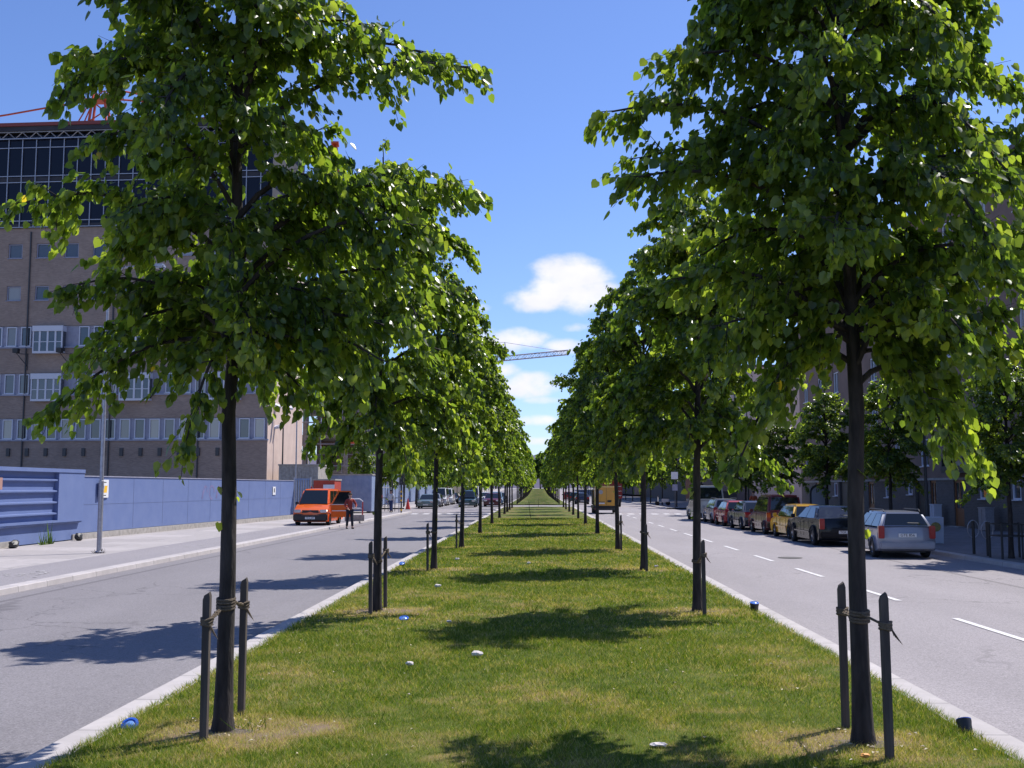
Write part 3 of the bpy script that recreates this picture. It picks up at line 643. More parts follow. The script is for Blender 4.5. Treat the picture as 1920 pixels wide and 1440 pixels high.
litter(.9, 8.4, .07, 'small heap of pale dead leaves at the edge of the nearest shadow', seed=8, flat=.25)
MT['orange_peel'] = mat('orange_scrap', (.7, .3, .06), rough=.6)
litter(2.36, 8.1, .04, 'orange scrap at the foot of the nearest right stake', 'orange_peel', 9)

# ------------------------------------------------------------------ buildings
def wall_mesh(mb, w, z0, z1, ops, depth=.16, mi=0, y=0.0, flip=False):
    us = sorted({0.0, w, *[o[0] for o in ops], *[o[1] for o in ops]}); zs = sorted({z0, z1, *[o[2] for o in ops], *[o[3] for o in ops]})
    for i in range(len(us)-1):
        for j in range(len(zs)-1):
            cu, cz = (us[i]+us[i+1])/2, (zs[j]+zs[j+1])/2
            if any(o[0] < cu < o[1] and o[2] < cz < o[3] for o in ops): continue
            mb.add([(us[i], y, zs[j]), (us[i+1], y, zs[j]), (us[i+1], y, zs[j+1]), (us[i], y, zs[j+1])], [(0, 1, 2, 3)], mi)
    for a, b, c, d in ops:
        D = y+depth
        mb.add([(a, y, c), (b, y, c), (b, y, d), (a, y, d), (a, D, c), (b, D, c), (b, D, d), (a, D, d)], [(0, 4, 5, 1), (1, 5, 6, 2), (2, 6, 7, 3), (3, 7, 4, 0)], mi)
WIN = {}
def window(parent, x, y, z, w, h, fm, style='plain', rec=.10, name='window', fw=.07):
    """frame + pane, centred at x, bottom z, facade plane y (outside = -y)"""
    key = (round(w, 3), round(h, 3), fm, style, name, fw)
    if key in WIN:
        o = WIN[key].copy(); COL.objects.link(o); c = WIN[key+('p',)].copy(); COL.objects.link(c); c.parent = o
    else:
        mb = MB(); t = .06
        mb.box(-w/2, -w/2+fw, -t, t, 0, h); mb.box(w/2-fw, w/2, -t, t, 0, h); mb.box(-w/2+fw, w/2-fw, -t, t, 0, fw); mb.box(-w/2+fw, w/2-fw, -t, t, h-fw, h)
        if style in ('cross', 'sash'):
            mb.box(-w/2+fw, w/2-fw, -t*.6, t*.6, h*.52-.025, h*.52+.025)
        if style in ('cross', 'two'): mb.box(-.03, .03, -t*.8, t*.8, fw, h-fw)
        if style == 'three':
            for q in (-w/6, w/6): mb.box(q-.05, q+.05, -t*.8, t*.8, fw, h-fw)
            mb.box(-w/2+fw, w/2-fw, -t*.6, t*.6, h*.52-.02, h*.52+.02)
        mb.box(-w/2-.06, w/2+.06, -.2, -.03, -.05, -.003)
        o = mb.build(name, MT[fm]); c = MB().box(-w/2+fw*.8, w/2-fw*.8, .012, .03, fw*.8, h-fw*.8).build('pane', MT['glass'], o)
        WIN[key] = o; WIN[key+('p',)] = c
    o.parent = parent; o.location = (x, y+rec, z); return o
# --- left brick block: local x runs left (negative) from the near right corner
def left_block():
    WD, DP, HB = 30.0, 9.3, 21.95
    e = empty('brick_office_building', (-20.15-WD*math.cos(R(3.5)), 80+WD*math.sin(R(3.5)), 0), R(-3.5), 'long grey brick office block with unfinished glazed top storeys behind the blue wall', 'building')
    X = lambda px: WD-(501.5-px)/25.35          # photo column to local x along the facade
    ops = []; wins = []
    zt = lambda py: 2+(914-py)/25.35
    for zrow in (19.6, 16.3):
        k = 0
        while True:
            xc = X(46)+57.2/25.35*k
            if xc > WD-1.2: break
            for xx in (xc,):
                ops.append((xx-.56, xx+.56, zrow, zrow+1.14)); wins.append((xx, zrow, 1.10, 1.12, 'frame_l', 'plain', .12))
            k += 1
        for k in range(1, 6):
            xc = X(46)-57.2/25.35*k
            if xc > 1: ops.append((xc-.56, xc+.56, zrow, zrow+1.14)); wins.append((xc, zrow, 1.10, 1.12, 'frame_l', 'plain', .12))
    bays = [(X(68)+6.93*k) for k in range(-1, 3)]
    for zb, hb in ((12.75, 1.5), (9.1, 1.5), (5.65, 1.5)):
        segs = []; x = X(498)
        ops.append((.6, WD-.05, zb-.12, zb+hb+.08))
        xc = WD-.62; k = 0
        while xc > 1.2:
            if zb > 6 and any(abs(xc-b) < 1.75 for b in bays): xc -= 1.155; continue
            wins.append((xc, zb, .80, hb, 'frame_w', 'plain', .07)); xc -= 1.155
    mb = MB(); wall_mesh(mb, WD, -.2, HB, ops, .2)
    for zb, hb in ((12.75, 1.5), (9.1, 1.5), (5.65, 1.5)):      # panel wall behind the ribbons
        pass
    mb.build('wall', MT['brick'], e)
    rb = MB()
    for zb, hb in ((12.75, 1.5), (9.1, 1.5), (5.65, 1.5)): rb.box(.6, WD-.06, .135, .19, zb-.12, zb+hb+.08); rb.box(.5, WD+.08, -.12, .13, zb-.16, zb-.06)
    rb.build('ribbon_panel', MT['frame_l'], e)
    MB().box(WD-.004, WD+.012, .0, DP, -.2, HB).box(0, .004, 0, DP, -.2, HB).box(0, WD, DP-.01, DP, -.2, HB).build('side_wall', MT['plaster'], e, label='sunlit pale plaster end wall')
    for a in wins: window(e, a[0], 0, a[1], a[2], a[3], a[4], a[5], rec=a[6])
    for b in bays:
        for z in (12.15, 8.5):
            if b < 1.5 or b > WD-1: continue
            f = MB(); w, h, d = 2.35, 2.1, .5
            f.box(b-w/2, b+w/2, -d, .1, z, z+.16); f.box(b-w/2-.03, b+w/2+.03, -d-.05, .1, z+h-.42, z+h); f.box(b-w/2, b-w/2+.09, -d, -d+.09, z+.16, z+h-.42); f.box(b+w/2-.09, b+w/2, -d, -d+.09, z+.16, z+h-.42)
            for q in (-.62, 0, .62): f.box(b+q-.07 + (0 if q else 0), b+q+.07, -d+.005, -d+.07, z+.16, z+h-.42)
            f.box(b-w/2+.09, b+w/2-.09, -d+.02, -d+.06, z+.85, z+.9)
            o = f.build('bay_window', MT['frame_w'], e); MB().box(b-w/2+.02, b+w/2-.02, -d+.045, .05, z+.17, z+h-.43).build('pane', MT['glass'], o)
    vents = MB()
    for k in range(-3, 11):
        xv = X(30+37.6*k)
        if xv > .5 and xv < WD-.5: MB().box(xv-.13, xv+.13, -.14, .01, 4.35, 4.95).build('wall_vent', MT['darkgrey'], e)
    for b in [X(12), X(99), X(192), X(283), X(378)]:    # floodlight brackets
        f = MB(); f.box(b+.42, b+.47, -.06, -.01, 10.9, 12.2); f.tube([(b+.45, -.03, 11.2), (b-.1, -.7, 12.15)], .03, 5); f.tube([(b+.45, -.03, 12.1), (b-.1, -.7, 12.15)], .025, 5)
        o = f.build('floodlight_bracket', MT['darkgrey'], e); MB().box(b-.28, b+.12, -.95, -.6, 12.15, 12.5).build('floodlight', MT['black'], o)
    for px in (192, 367, 20):
        b = X(px); MB().tube([(b, -.07, .2), (b, -.07, HB-.3)], .06, 8).build('drainpipe', MT['darkgrey'], e, smooth=50)
    # glazed top storeys
    z0, z1 = HB, 29.9
    MB().box(-.1, WD+.1, -.15, DP, z0, z0+.3).box(-.1, WD+.1, -.1, DP, z0+3.65, z0+4.0).box(-.3, WD+.3, -.5, DP+.3, z1-.35, z1).build('floor_slab', MT['interior'], e)
    MB().box(.2, WD-.5, 2.6, 2.8, z0+.3, z1-.35).build('core_wall', MT['interior'], e)
    MB().box(WD-.4, WD-.2, .6, DP, z0+.3, z1-.35).build('core_wall', MT['interior'], e)
    m = MB(); k = 0; x = 0
    while x < WD:
        m.box(x-.03, x+.03, -.2, -.11, z0+.02, z1-.9); x += 1.12
    for z in (z0+.05, z0+.55, z0+3.6, z0+4.1, z1-1.6): m.box(0, WD, -.18, -.12, z-.03, z+.03)
    m.build('mullions', MT['steel'], e)
    gm = mat('top_glazing', (.008, .010, .02), rough=.12, spec=.22)
    MB().box(0, WD, -.09, -.07, z0+.3, z1-.6).build('glazing', gm, e)
    c = MB(); x = 1.0
    while x < WD: MB().box(x-.15, x+.15, .4, .7, z0+.3, z1-.35).build('column', MT['steel'], e); x += 3.36
    t = MB(); x = 0; i = 0
    while x < WD-.6:
        t.tube([(x, -.3, z1-.9 if i % 2 else z1-.4), (x+.56, -.3, z1-.4 if i % 2 else z1-.9)], .04, 4); x += .56; i += 1
    t.box(0, WD, -.35, -.25, z1-.42, z1-.34); t.box(0, WD, -.35, -.25, z1-.95, z1-.88); t.build('edge_truss', MT['steel'], e)
    MB().box(-.4, WD+.4, -.6, -.45, z1+.01, z1+.28).build('edge_beam', mat('red_oxide', (.22, .05, .045), rough=.7), e)
    MB().box(-.2, WD+.2, -.4, DP, z1, z1+.15).build('roof', MT['roof'], e)
left_block()

def block(name, label, loc, rz, width, depth, H, zb, floors, pitch, wh, m, fm='frame_w', mlow=None, extra=None, style='two', cols=None, group=None):
    e = empty(name, loc, rz, label, 'building', group)
    ops = []; wins = []; n = int((width-2)/pitch)
    for fl in range(floors):
        z = zb+fl*((H-zb-.6)/floors)+.7
        for k in range(n):
            x = 1.6+k*pitch+wh[0]/2
            if x+wh[0]/2 > width-.5: break
            ops.append((x-wh[0]/2, x+wh[0]/2, z, z+wh[1])); wins.append((x, z, wh[0]-.02, wh[1]-.02, fm, style))
    low = extra['ops'] if extra else []
    mb = MB(); wall_mesh(mb, width, zb, H, ops, .2); mb.box(0, .01, 0.01, depth, -.2, H); mb.box(width-.01, width, 0.01, depth, -.2, H); mb.box(0, width, depth-.01, depth, -.2, H)
    mb.build('wall', MT[m], e)
    lb = MB(); wall_mesh(lb, width, -.2, zb, low, .2, y=.02); lb.build('ground_floor_wall', MT[mlow or m], e)
    MB().box(-.15, width+.15, -.25, depth+.15, H, H+.22).build('roof', MT['roof'], e)
    MB().box(0, width, -.03, .05, zb-.08, zb+.04).build('band_course', MT['concrete'], e)
    for a in wins: window(e, a[0], 0, a[1], a[2], a[3], a[4], a[5], rec=.1)
    # interior backing so the openings never show sky
    MB().box(.2, width-.2, .45, .5, 0, H-.1).build('inner_wall', MT['interior'], e)
    return e
# right brown block, facade x=21.2, y 16..88
YR = 88.0
RW = 72.0
def ry(y): return YR-y      # world y -> local x
low = []
specs = []   # (type, ycentre, width, z0, z1)
for y0, w, z0, z1 in ((52.3, .85, 1.46, 2.36), (48.7, .85, 1.46, 2.36), (45.2, .85, 1.46, 2.36), (66.5, .8, 1.4, 2.36), (73, .8, 1.4, 2.36), (78, .8, 1.4, 2.36), (41, .85, 1.46, 2.36), (62.5, .7, 1.6, 2.36)):
    x = ry(y0); low.append((x-w/2, x+w/2, z0, z1)); specs.append(('w', x, w, z0, z1))
for y0, w in ((55.4, 1.25), (58.9, .9), (69.8, 1.2), (83, 1.2)):
    x = ry(y0); low.append((x-w/2, x+w/2, .05, 2.38)); specs.append(('d', x, w, .05, 2.38))
for y0, w in ((62.0-.6, 1.6), (75.8, 2.6)):
    x = ry(y0)
    if y0 < 70: x = ry(60.9)
    low.append((x-w/2, x+w/2, .05, 2.38)); specs.append(('g', x, w, .05, 2.38))
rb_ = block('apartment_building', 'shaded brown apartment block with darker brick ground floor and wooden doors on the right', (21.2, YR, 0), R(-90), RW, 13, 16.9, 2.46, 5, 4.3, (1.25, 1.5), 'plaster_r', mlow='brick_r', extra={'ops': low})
for t, x, w, z0, z1 in specs:
    if t == 'w': window(rb_, x, .02, z0, w-.02, z1-z0-.02, 'frame_w', 'plain', rec=.06)
    elif t == 'd':
        d = MB().box(x-w/2+.01, x-w/2+.12, .08, .18, z0, z1-.01).box(x+w/2-.12, x+w/2-.01, .08, .18, z0, z1-.01).box(x-w/2+.12, x+w/2-.12, .08, .18, z1-.14, z1-.01).box(x-w/2+.12, x+w/2-.12, .1, .15, z0, z0+.9).box(x-.06, x+.06, .09, .17, z0+.9, z1-.14).build('door', MT['wood'], rb_)
        MB().box(x-w/2+.12, x+w/2-.12, .12, .14, z0+.9, z1-.14).build('door_glass', MT['glass'], d); MB().box(x+w*.2, x+w*.2+.03, .02, .09, 1, 1.3).build('handle', MT['chrome'], d)
        MB().box(x-w/2-.1, x+w/2+.1, -.35, .0, -.0, .06).build('doorstep', MT['concrete'], rb_)
    else: MB().box(x-w/2+.01, x+w/2-.01, .15, .19, z0, z1-.01).build('dark_recess', MT['black'], rb_)  # black sheet at the opening's back stands in for the recess shade
for y0, z in ((54.3, 2.72), (68, 2.72)):     # projecting glazed balconies
    x = ry(y0); f = MB(); f.box(x-1.8, x+1.8, -.55, -.003, z, z+.12).box(x-1.8, x+1.8, -.58, -.5, z+.12, z+.35).box(x-1.8, x-1.7, -.55, -.003, z+.12, z+.75).box(x+1.7, x+1.8, -.55, -.003, z+.12, z+.75).box(x-1.8, x+1.8, -.55, -.003, z+.72, z+.8)
    f.build('balcony', MT['black'], rb_)
    MB().box(x-1.4, x-.1, -.1, -.04, z+.14, z+.7).box(x+.1, x+1.4, -.1, -.04, z+.14, z+.7).build('balcony_window', MT['frame_w'], rb_)
# roof rail / scaffold bits above the brown block
rr_ = MB()
for k in range(9): rr_.tube([(ry(72)+k*.9, 1.5, 17.1), (ry(72)+k*.9, 1.5, 18.6)], .03, 4)
rr_.tube([(ry(72), 1.5, 18.6), (ry(72)+7.2, 1.5, 18.6)], .03, 4); rr_.tube([(ry(72), 1.5, 17.9), (ry(72)+7.2, 1.5, 17.9)], .03, 4)
rr_.build('roof_railing', MT['steel'], rb_)
MB().box(ry(68), ry(68)+1.3, 4, 5.2, 17.1, 19.2).build('chimney', MT['plaster_r'], rb_)
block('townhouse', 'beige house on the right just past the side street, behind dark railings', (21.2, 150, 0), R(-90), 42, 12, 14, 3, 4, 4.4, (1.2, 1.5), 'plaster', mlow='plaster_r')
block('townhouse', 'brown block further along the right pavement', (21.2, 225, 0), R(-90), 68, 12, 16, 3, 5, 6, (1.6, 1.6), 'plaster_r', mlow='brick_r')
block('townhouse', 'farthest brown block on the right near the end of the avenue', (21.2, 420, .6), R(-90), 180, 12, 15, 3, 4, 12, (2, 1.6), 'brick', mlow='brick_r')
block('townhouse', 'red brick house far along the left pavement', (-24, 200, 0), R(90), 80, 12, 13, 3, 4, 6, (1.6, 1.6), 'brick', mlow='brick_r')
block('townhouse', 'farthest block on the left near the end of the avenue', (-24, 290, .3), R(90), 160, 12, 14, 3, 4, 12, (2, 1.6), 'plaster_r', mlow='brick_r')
# half-built concrete frame with scaffold behind the second left tree
def site():
    e = empty('concrete_frame_building', (-30, 100, 0), 0, 'half built concrete frame with scaffold and red netting seen through the second left tree', 'building')
    m = MB()
    for z in (0, 3.3, 6.6, 9.9): m.box(0, 12.5, 0, 20, z, z+.28)
    m.build('floor_slab', MT['concrete'], e); c = MB()
    for z in (0.28, 3.58, 6.88):
        for x in (.3, 4.3, 8.3, 12.1):
            for y in (.2, 6.6, 13, 19.6): MB().box(x-.18, x+.18, y-.18, y+.18, z, z+3.02).build('column', MT['concrete'], e)
    MB().box(2, 6, 3, 3.2, .28, 9.9).build('core_wall', MT['brick'], e); MB().box(8.4, 12, 8, 8.2, .28, 9.9).build('core_wall', MT['brick'], e)
    s = MB()
    for x in [13.2, 14.3]:
        for y in range(-1, 21, 2): s.tube([(x, y, 0), (x, y, 13.2)], .03, 4)
    for x in range(0, 15, 2): s.tube([(x, -1, 0), (x, -1, 13.2)], .03, 4)
    for z in (2, 4, 6, 8, 10, 12):
        s.tube([(-.5, -1, z), (14.3, -1, z)], .03, 4); s.tube([(14.3, -1, z), (14.3, 20, z)], .03, 4); s.tube([(14.3, -1, z+1), (14.3, 20, z+1)], .025, 4); s.tube([(-.5, -1, z+1), (14.3, -1, z+1)], .025, 4)
        s.box(-.5, 14.3, -1, -.2, z-.05, z); s.box(13.2, 14.3, -.2, 20, z-.05, z)
    s.build('scaffold', MT['steel'], e)
    MB().box(11.6, 13.2, -1.07, -1.05, 6, 6.8).box(3, 8, -1.07, -1.05, 8, 9).build('safety_netting', MT['crane_red'], e)
site()

# ------------------------------------------------------------------ left street wall and fence
def blue_gate():
    x = -17.55
    e = empty('panelled_gate_wall', (x, 30, 0), 0, 'blue wall section with horizontal recessed bands at the far left', 'wall')
    Y0, Y1 = -14, 11.2     # local y range (world 16..41.2)
    MB().box(-.2, .0, Y0, Y1, .06, 2.62).build('panel', MT['blue_wall'], e)
    f = MB(); f.box(0.002, .16, Y1-2.2, Y1, .82, 2.6); f.box(.002, .19, Y0, Y1, 2.55, 2.68); f.box(.002, .17, Y0, Y1-.02, .74, .82)
    f.build('frame', MT['blue_wall'], e)
    rd = random.Random(2)
    for i, z in enumerate((2.26, 1.86, 1.46, 1.06, .72)):
        l = MB(); n = 14; vs = []; yy = [Y0+(Y1-2.2-Y0)*k/n if i < 4 else Y0+(Y1-.02-Y0)*k/n for k in range(n+1)]
        for k, y in enumerate(yy):
            bend = .10*math.exp(-((y-2.5)/2.2)**2)*(i/4)*1.0 + rd.uniform(-.006, .006)
            zz = z-bend*.25
            vs += [(.002, y, zz+.05), (.12+bend*.7, y, zz+.03), (.12+bend*.7, y, zz-.02), (.002, y, zz-.06)]
        fs = []
        for k in range(n):
            for j in range(4): fs.append((k*4+j, k*4+(j+1) % 4, (k+1)*4+(j+1) % 4, (k+1)*4+j))
        l.add(vs, fs+[(0, 1, 2, 3), (4*n, 4*n+3, 4*n+2, 4*n+1)]); l.build('ledge', MT['blue_wall'], e, smooth=30)
    MB().box(.165, .18, 1.2, 4.8, 1.93, 2.32).build('notice_board', mat('faded_board', (.30, .29, .26), (.42, .2, .16), rough=.7, scale=.6), e)
    MB().box(-.25, .1, Y0, Y1-5, -.1, .22).build('plinth', MT['concrete'], e)
blue_gate()
def blue_wall():
    e = empty('hoarding_wall', (-17.62, 41.2, 0), R(-3.5), 'long smooth blue painted wall with pinkish graffiti traces along the left pavement', 'wall')
    MB().box(-.15, 0, .02, 28.9, .26, 2.42).build('panel', MT['blue_wall'], e)
    j = MB()
    for y in (.0, 2.1, 4.9, 8.0, 11, 14, 17, 20, 23, 26): j.box(-.001, .004, y+.02, y+.045, .3, 2.4)
    j.box(-.001, .0035, .02, 28.9, 1.33, 1.345); j.build('panel_joints', MT['blue_frame'], e)
    MB().box(-.2, .16, -.6, 28.9, -.1, .24).build('plinth', MT['concrete'], e)
    MB().box(-.17, .03, .02, 28.9, 2.42, 2.46).build('coping', MT['frame_l'], e)
    gr = MB(); rd = random.Random(5); gm = mat('faded_pink_graffiti', (.22, .17, .32), (.13, .17, .35), rough=.8, scale=6)
    for k, yy in enumerate((13.2, 14.2, 15.2, 16.2)):
        z = 1.75; pts = [(.006, yy+.35*math.cos(a*1.0), z+.33*math.sin(a*(1 if k % 2 else 1.6))) for a in [i*.55 for i in range(10)]]
        for a, b in zip(pts[:-1], pts[1:]):
            d = Vector(b)-Vector(a); n = Vector((0, -d.z, d.y)).normalized()*.05
            gr.add([Vector(a)-n, Vector(b)-n, Vector(b)+n, Vector(a)+n], [(0, 1, 2, 3)])
    gr.build('graffiti', gm, e)
    MB().box(.02, .035, 24.4, 24.95, 1.55, 2.05).build('notice', MT['white'], e)
    MB().box(.036, .04, 24.6, 24.75, 1.7, 1.95).build('notice_text', MT['black'], e)
blue_wall()
def wall_bits():
    def rock(x, y, z, s, label, m='black', seed=0):
        rr = random.Random(seed); bm = bmesh.new(); bmesh.ops.create_icosphere(bm, subdivisions=2, radius=1)
        for v in bm.verts: v.co *= rr.uniform(.7, 1.1); v.co.x *= s[0]; v.co.y *= s[1]; v.co.z *= s[2]
        me = bpy.data.meshes.new('rubbish'); bm.to_mesh(me); bm.free(); me.materials.append(MT[m]); o = bpy.data.objects.new('black_bag', me); COL.objects.link(o); o.location = (x, y, z); tag(o, label, 'rubbish')
    rock(-17.2, 35.4, .14, (.15, .3, .16), 'black plastic bag slumped at the foot of the banded blue wall', seed=1)
    rock(-17.2, 40.4, .16, (.16, .2, .16), 'black lump at the end of the wall plinth left of the lamp post', seed=2)
    w = MB(); rd = random.Random(1)
    for k in range(50):
        y = rd.uniform(-.6, .3); a = rd.uniform(-.25, .25); h = rd.uniform(.1, .5 if k % 3 else .9)
        w.add([(rd.uniform(0, .1), y, 0), (rd.uniform(0, .1), y+.02, 0), (.05+a*.3, y+a, h)], [(0, 1, 2)])
    w.build('weed', MT['leaf'], label='tall dry weeds growing at the wall foot near the black bag', cat='plant').location = (-17.2, 37.8, .0)
    w = MB()
    for k in range(60):
        a = rd.uniform(0, 6.28); r = rd.uniform(.02, .18); h = rd.uniform(.04, .16)
        w.add([(r*math.cos(a), r*math.sin(a), 0), (r*math.cos(a)+.02, r*math.sin(a), 0), (1.5*r*math.cos(a), 1.5*r*math.sin(a), h)], [(0, 1, 2)])
    w.build('weed', MT['stake'], label='dry weeds around the foot of the near lamp post', cat='plant').location = (-13.4, 33, .0)
wall_bits()
def lamp_post(name, x, y, h, label, head='street', r=.075, m='steel'):
    e = empty(name, (x, y, g(y)), 0, label, 'lamp post')
    MB().tube([(0, 0, 0), (0, 0, 2.2), (0, 0, 2.21), (0, 0, h)], [r, r, r*.8, r*.5], 12).build('pole', MT[m], e, smooth=40)
    MB().lathe([(r*1.6, 0), (r*1.6, .05), (r*1.1, .08)], n=12).build('base_plate', MT[m], e, smooth=40)
    if head == 'street':
        MB().tube([(0, 0, h), (.5, 0, h+.25), (1.2, 0, h+.3)], [r*.5, r*.4, r*.35], 8).build('arm', MT[m], e, smooth=40)
        MB().cbox((1.4, 0, h+.28), (.7, .28, .14)).build('lamp_head', MT['steel'], e, bevel=.04)
    return e
lp = lamp_post('lamp_post', -13.4, 33, 8.6, 'slim grey metal lamp post standing on the left pavement before the blue wall')
sgn = empty('wall_sign', (-17.45, 42.9, 1.95), 0, 'small square white sign with a blue and yellow slanted emblem on the blue wall', 'sign')
MB().box(0, .03, -.2, .75, -.36, .36).build('plate', MT['white'], sgn, bevel=.006)
MT['ylw'] = mat('sign_yellow', (.85, .5, .03), rough=.5); MT['blu'] = mat('sign_blue', (.02, .12, .5), rough=.5)
MB().add([(.033, -.05, -.16), (.033, .22, -.16), (.033, .30, .12), (.033, .06, .12)], [(0, 1, 2, 3)]).build('blue_mark', MT['blu'], sgn)
MB().add([(.033, .24, -.16), (.033, .56, -.16), (.033, .62, .12), (.033, .34, .12)], [(0, 1, 2, 3)]).build('yellow_mark', MT['ylw'], sgn)
MB().box(.031, .034, 0, .5, -.28, -.25).box(.031, .034, 0, .5, .24, .27).build('small_print', MT['black'], sgn)

def floodlight_mast():
    e = empty('floodlight_mast', (-19.45, 82, .6), 0, 'thin mast with three white floodlights in front of the sunlit end wall', 'light mast')
    MB().tube([(0, 0, -.6), (0, 0, 7.4)], [.07, .05], 8).build('pole', MT['darkgrey'], e, smooth=40)
    for dx, dz, rx in ((-.55, 7.65, .5), (.35, 7.45, .15), (-.35, 6.0, -.3)):
        b = MB().box(-.42, .42, -.18, .18, -.09, .09).build('floodlight', MT['frame_w'], e, bevel=.03); b.location = (dx, -.2, dz); b.rotation_euler = (.5, rx*.7, .3)
floodlight_mast()
lamp_post('lamp_post', -16.95, 75.5, 9, 'tall grey pole at the right end of the blue wall', head=None, r=.07)
def mesh_gate():
    e = empty('mesh_fence', (-15.82, 70.4, 0), 0, 'grey bar fence panel joining the end of the blue wall behind the orange van', 'fence')
    m = MB()
    for k in range(6): m.box(k*.16, k*.16+.07, -.03, .03, .1, 2.5)
    m.box(-.05, .95, -.05, .05, 2.5, 2.58).box(-.05, .95, -.05, .05, .1, .18).build('panel', MT['blue_dull'], e); MB().box(-.12, -.04, -.06, .06, 0, 2.65).box(.95, 1.03, -.06, .06, 0, 2.65).build('post', MT['steel'], e)
mesh_gate()
def cabin(loc, dims, m, label, win=True):
    e = empty('site_cabin', loc, 0, label, 'site cabin'); w, d, h = dims
    mb = MB(); mb.box(0, w, 0, d, .15, h)
    for k in range(int(w/.3)): mb.box(.05+k*.3, .17+k*.3, -.03, -.001, .3, h-.2)
    mb.build('body', MT[m], e); MB().box(-.05, w+.05, -.08, d+.05, h, h+.1).build('roof', MT['concrete'], e); MB().box(.1, .4, .1, d-.1, 0, .149).box(w-.4, w-.1, .1, d-.1, 0, .149).build('skid', MT['darkgrey'], e)
    if win: MB().box(.7, 1.5, -.05, -.031, 1.6, 2.2).build('window', MT['frame_w'], e)
cabin((-16.0, 77, 0), (1.5, 2.5, 2.5), 'cabin_red', 'orange red site container showing above the orange van')
cabin((-19.0, 79, 0), (2.9, 5, 3.6), 'concrete', 'tall grey site cabin left of the red container', False)
cabin((-17.6, 84.5, 0), (4.6, 3.5, 2.95), 'blue_dull', 'pale blue site container behind the open van door', False)
def corrugated():
    e = empty('corrugated_hoarding', (-17.7, 108, 0), 0, 'grey blue corrugated metal hoarding along the left pavement beyond the traffic lights', 'fence')
    m = MB(); n = 230; vs = []
    for k in range(n+1):
        y = k*.4; x = .07 if k % 2 else 0; vs += [(x, y, .1), (x, y, 2.35)]
    m.add(vs, [(2*k, 2*k+2, 2*k+3, 2*k+1) for k in range(n)]).build('sheet', MT['blue_dull'], e)
    p = MB()
    for k in range(32): p.box(-.2, -.08, k*2.9, k*2.9+.1, 0, 2.6)
    p.build('posts', MT['white'], e)
    e2 = empty('corrugated_hoarding', (-29, 97.5, 0), 0, 'short pale hoarding facing the side street on the left', 'fence'); m = MB()
    vs = []
    for k in range(29): vs += [(k*.4, .07 if k % 2 else 0, .1), (k*.4, .07 if k % 2 else 0, 2.5)]
    m.add(vs, [(2*k, 2*k+2, 2*k+3, 2*k+1) for k in range(28)]).build('sheet', MT['blue_dull'], e2)
corrugated()
def railing(loc, rz, n, h, m, label, gap=.28):
    e = empty('railing', loc, rz, label, 'railing'); p = MB()
    for k in range(n): p.box(k*gap, k*gap+.05, -.025, .025, 0, h)
    p.build('bars', MT[m], e); MB().box(-.05, n*gap, -.03, .03, h, h+.06).box(-.05, n*gap, -.03, .03, .25, .3).build('rail', MT[m], e)
railing((-14.3, 91, 0), 0, 9, 1.1, 'darkgrey', 'dark railing with upright bars on the left corner of the side street')
railing((20.2, 111, 0), R(90), 110, 1.6, 'darkgrey', 'dark iron railings in front of the beige house on the right', .3)
def barrier(x, y, label):
    e = empty('road_barrier', (x, y, 0), R(8), label, 'barrier')
    f = MB(); f.tube([(-.5, 0, .25), (-.5, 0, 1.2), (-.35, 0, 1.32), (.3, 0, 1.32), (.48, 0, 1.2), (.48, 0, .25)], .035, 8); f.tube([(-.5, 0, .75), (.48, 0, .75)], .04, 8); f.tube([(0, 0, .75), (0, 0, 1.3)], .02, 6)
    f.build('frame', MT['frame_w'], e, smooth=50)
    MB().box(.46, .53, -.05, .04, .3, 1.15).build('reflector_strip', MT['red'], e)
    MB().box(-.55, .6, -.2, .25, 0.02, .38).build('concrete_foot', MT['concrete'], e, bevel=.02)
barrier(-10.95, 64.5, 'white tubular barrier on a grey concrete foot behind the man by the van')
def cone(x, y, h, label):
    e = empty('traffic_cone', (x, y, 0), 0, label, 'traffic cone')
    MB().lathe([(.17*h/.75, .03), (.03, h)], n=14).build('cone', MT['red'], e, smooth=60); MB().box(-.22, .22, -.22, .22, 0, .03).build('base', MT['black'], e)
    MB().lathe([(.115*h/.75, h*.36), (.075*h/.75, h*.62)], n=14).build('band', MT['white'], e, smooth=60)
cone(-11.9, 99, 1.0, 'red traffic cone beside the left traffic light')
def signal(x, y, label, rz=0, bands=True, h=3.2):
    e = empty('traffic_light', (x, y, 0), rz, label, 'traffic light')
    MB().tube([(0, 0, 0), (0, 0, h)], .06, 10).build('pole', MT['darkgrey'], e, smooth=40)
    MB().box(-.16, .16, -.2, -.062, h-1.0, h).build('signal_head', MT['black'], e, bevel=.02)
    for k in range(3): MB().lathe([(.09, 0), (.09, -.06), (.085, -.06)], (0, -.205, h-.18-.31*k), 12, 'Y').build('lens', MT['darkgrey'] if k else MT['red_light'], e, smooth=40)
    MB().box(.13, .29, -.1, .1, h-1.6, h-.9).build('pedestrian_head', MT['black'], e)
    if bands:
        for z in (.15, .9, 1.25, 1.6): MB().lathe([(.075, z), (.075, z+.14)], n=10).build('yellow_band', MT['ylw'], e)
signal(-10.9, 86.3, 'traffic light pole with yellow bands at the left corner of the side street')
signal(13.1, 88.5, 'traffic light pole with yellow bands at the right corner of the side street')
e = empty('round_sign', (-11.3, 88, 0), 0, 'white round sign beside the left traffic light', 'sign'); MB().tube([(0, 0, 0), (0, 0, 2.6)], .035, 8).build('pole', MT['steel'], e); MB().lathe([(.02, -.05), (.33, -.05), (.33, -.03), (.02, -.03)], (0, 0, 2.75), 20, 'Y').build('disc', MT['white'], e)
